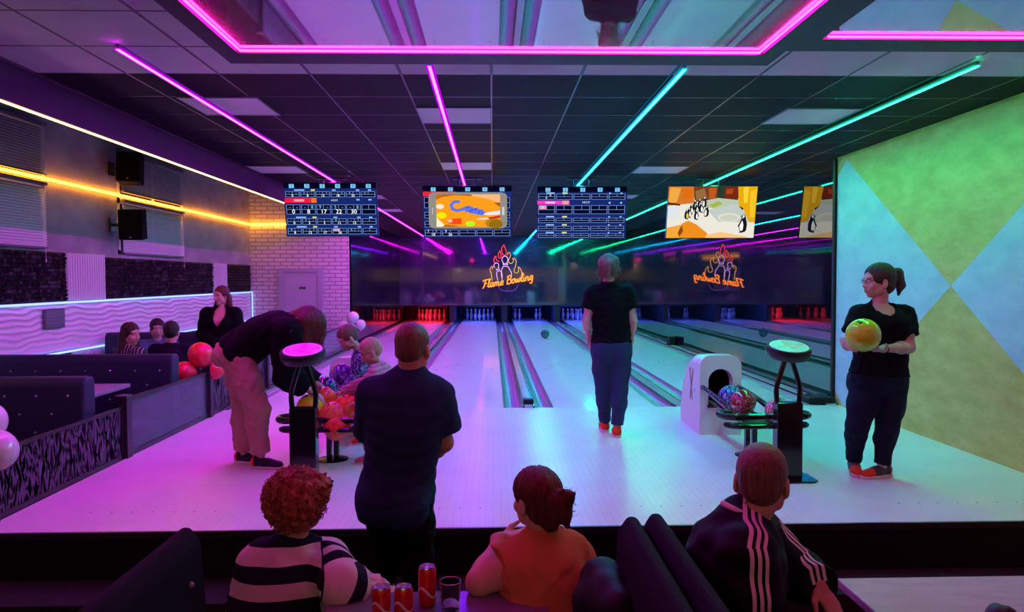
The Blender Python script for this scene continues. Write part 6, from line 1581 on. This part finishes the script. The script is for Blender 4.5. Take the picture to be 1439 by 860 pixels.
def striped_top():
    m = bpy.data.materials.new('striped_black_top'); nt, N, L, b = nodes_of(m); tc = N.new('ShaderNodeTexCoord'); wv = N.new('ShaderNodeTexWave'); wv.inputs['Scale'].default_value = 9; wv.inputs['Distortion'].default_value = .6; L.new(tc.outputs['Object'], wv.inputs['Vector'])
    rp = N.new('ShaderNodeValToRGB'); rp.color_ramp.elements[0].position = .8; rp.color_ramp.elements[1].position = .92; rp.color_ramp.elements[0].color = (.012, .010, .016, 1); rp.color_ramp.elements[1].color = (.42, .36, .40, 1)
    L.new(wv.outputs['Fac'], rp.inputs[0]); L.new(rp.outputs[0], b.inputs['Base Color']); b.inputs['Roughness'].default_value = .8; return m
seated('dark haired woman in a black striped top seated in the booth by the wave panel', 184, 470, 8.3, (.55, .8), 'brown', striped_top(), 3, longhair, look=(.85, -.38))
seated('man in a blue grey shirt facing the viewer, seated in the booth', 221, 462, 9.6, (.45, -.85), 'dark', cloth('blue_grey_shirt', (.10, .13, .24)), 4, lambda p: p.cap('dark', .010, low=-.05, noise=.002))
seated('man in a dark sweater seated with his back to the viewer in the booth', 241, 467, 8.75, (-.15, 1), 'dark', cloth('dark_sweater', (.012, .010, .022)), 5, lambda p: p.cap('dark', .010, low=-.06, noise=.002))
# ------------------------------------------------------------------ pendant lamps added to light the unseen hall behind, world, camera, view
t = thing('added_pendant_lamp', 'left hand warm pendant lamp in the hall behind the viewer', 'lamp', (-2.5, -5.6, 2.5), 'added pendant lamps behind the viewer')
MB().lathe([(.02, .25), (.06, .22), (.16, .02), (.15, .02), (.05, .2)], (-2.5, -5.6, 2.4), 20).build('shade', M_dark, t, smooth='auto')
MB().sphere((-2.5, -5.6, 2.45), .06, 0, 14, 8).build('bulb', emis('bulb_warm', (1, .62, .32), 700), t, smooth=True)
MB().tube([(-2.5, -5.6, 2.62), (-2.5, -5.6, ZC)], .006).build('cord', M_dark, t)
for x in (-.2, 2.1):
    o = copy_tree(t); o.location = (x, -5.6, 2.5); o['label'] = ('middle' if x < 1 else 'right hand')+' warm pendant lamp in the hall behind the viewer'
w = bpy.data.worlds.new('hall_dark'); bpy.context.scene.world = w; w.use_nodes = True
w.node_tree.nodes['Background'].inputs[0].default_value = (.25, .16, .5, 1); w.node_tree.nodes['Background'].inputs[1].default_value = .02
cam = bpy.data.cameras.new('camera'); co = bpy.data.objects.new('camera', cam); C.objects.link(co)
co.location = CAM; co.rotation_euler = CAMROT.to_euler(); cam.sensor_width = 36; cam.lens = 36*F/1439; cam.clip_end = 200
sc = bpy.context.scene; sc.camera = co
vs = sc.view_settings; vs.view_transform = 'Standard'; vs.look = 'None'; vs.exposure = 0.0; vs.gamma = 1; vs.use_curve_mapping = False
cy = sc.cycles; cy.use_denoising = True; cy.max_bounces = 9; cy.diffuse_bounces = 4; cy.glossy_bounces = 6; cy.transmission_bounces = 6
cy.sample_clamp_indirect = 6; cy.caustics_reflective = False; cy.caustics_refractive = False; cy.use_light_tree = True
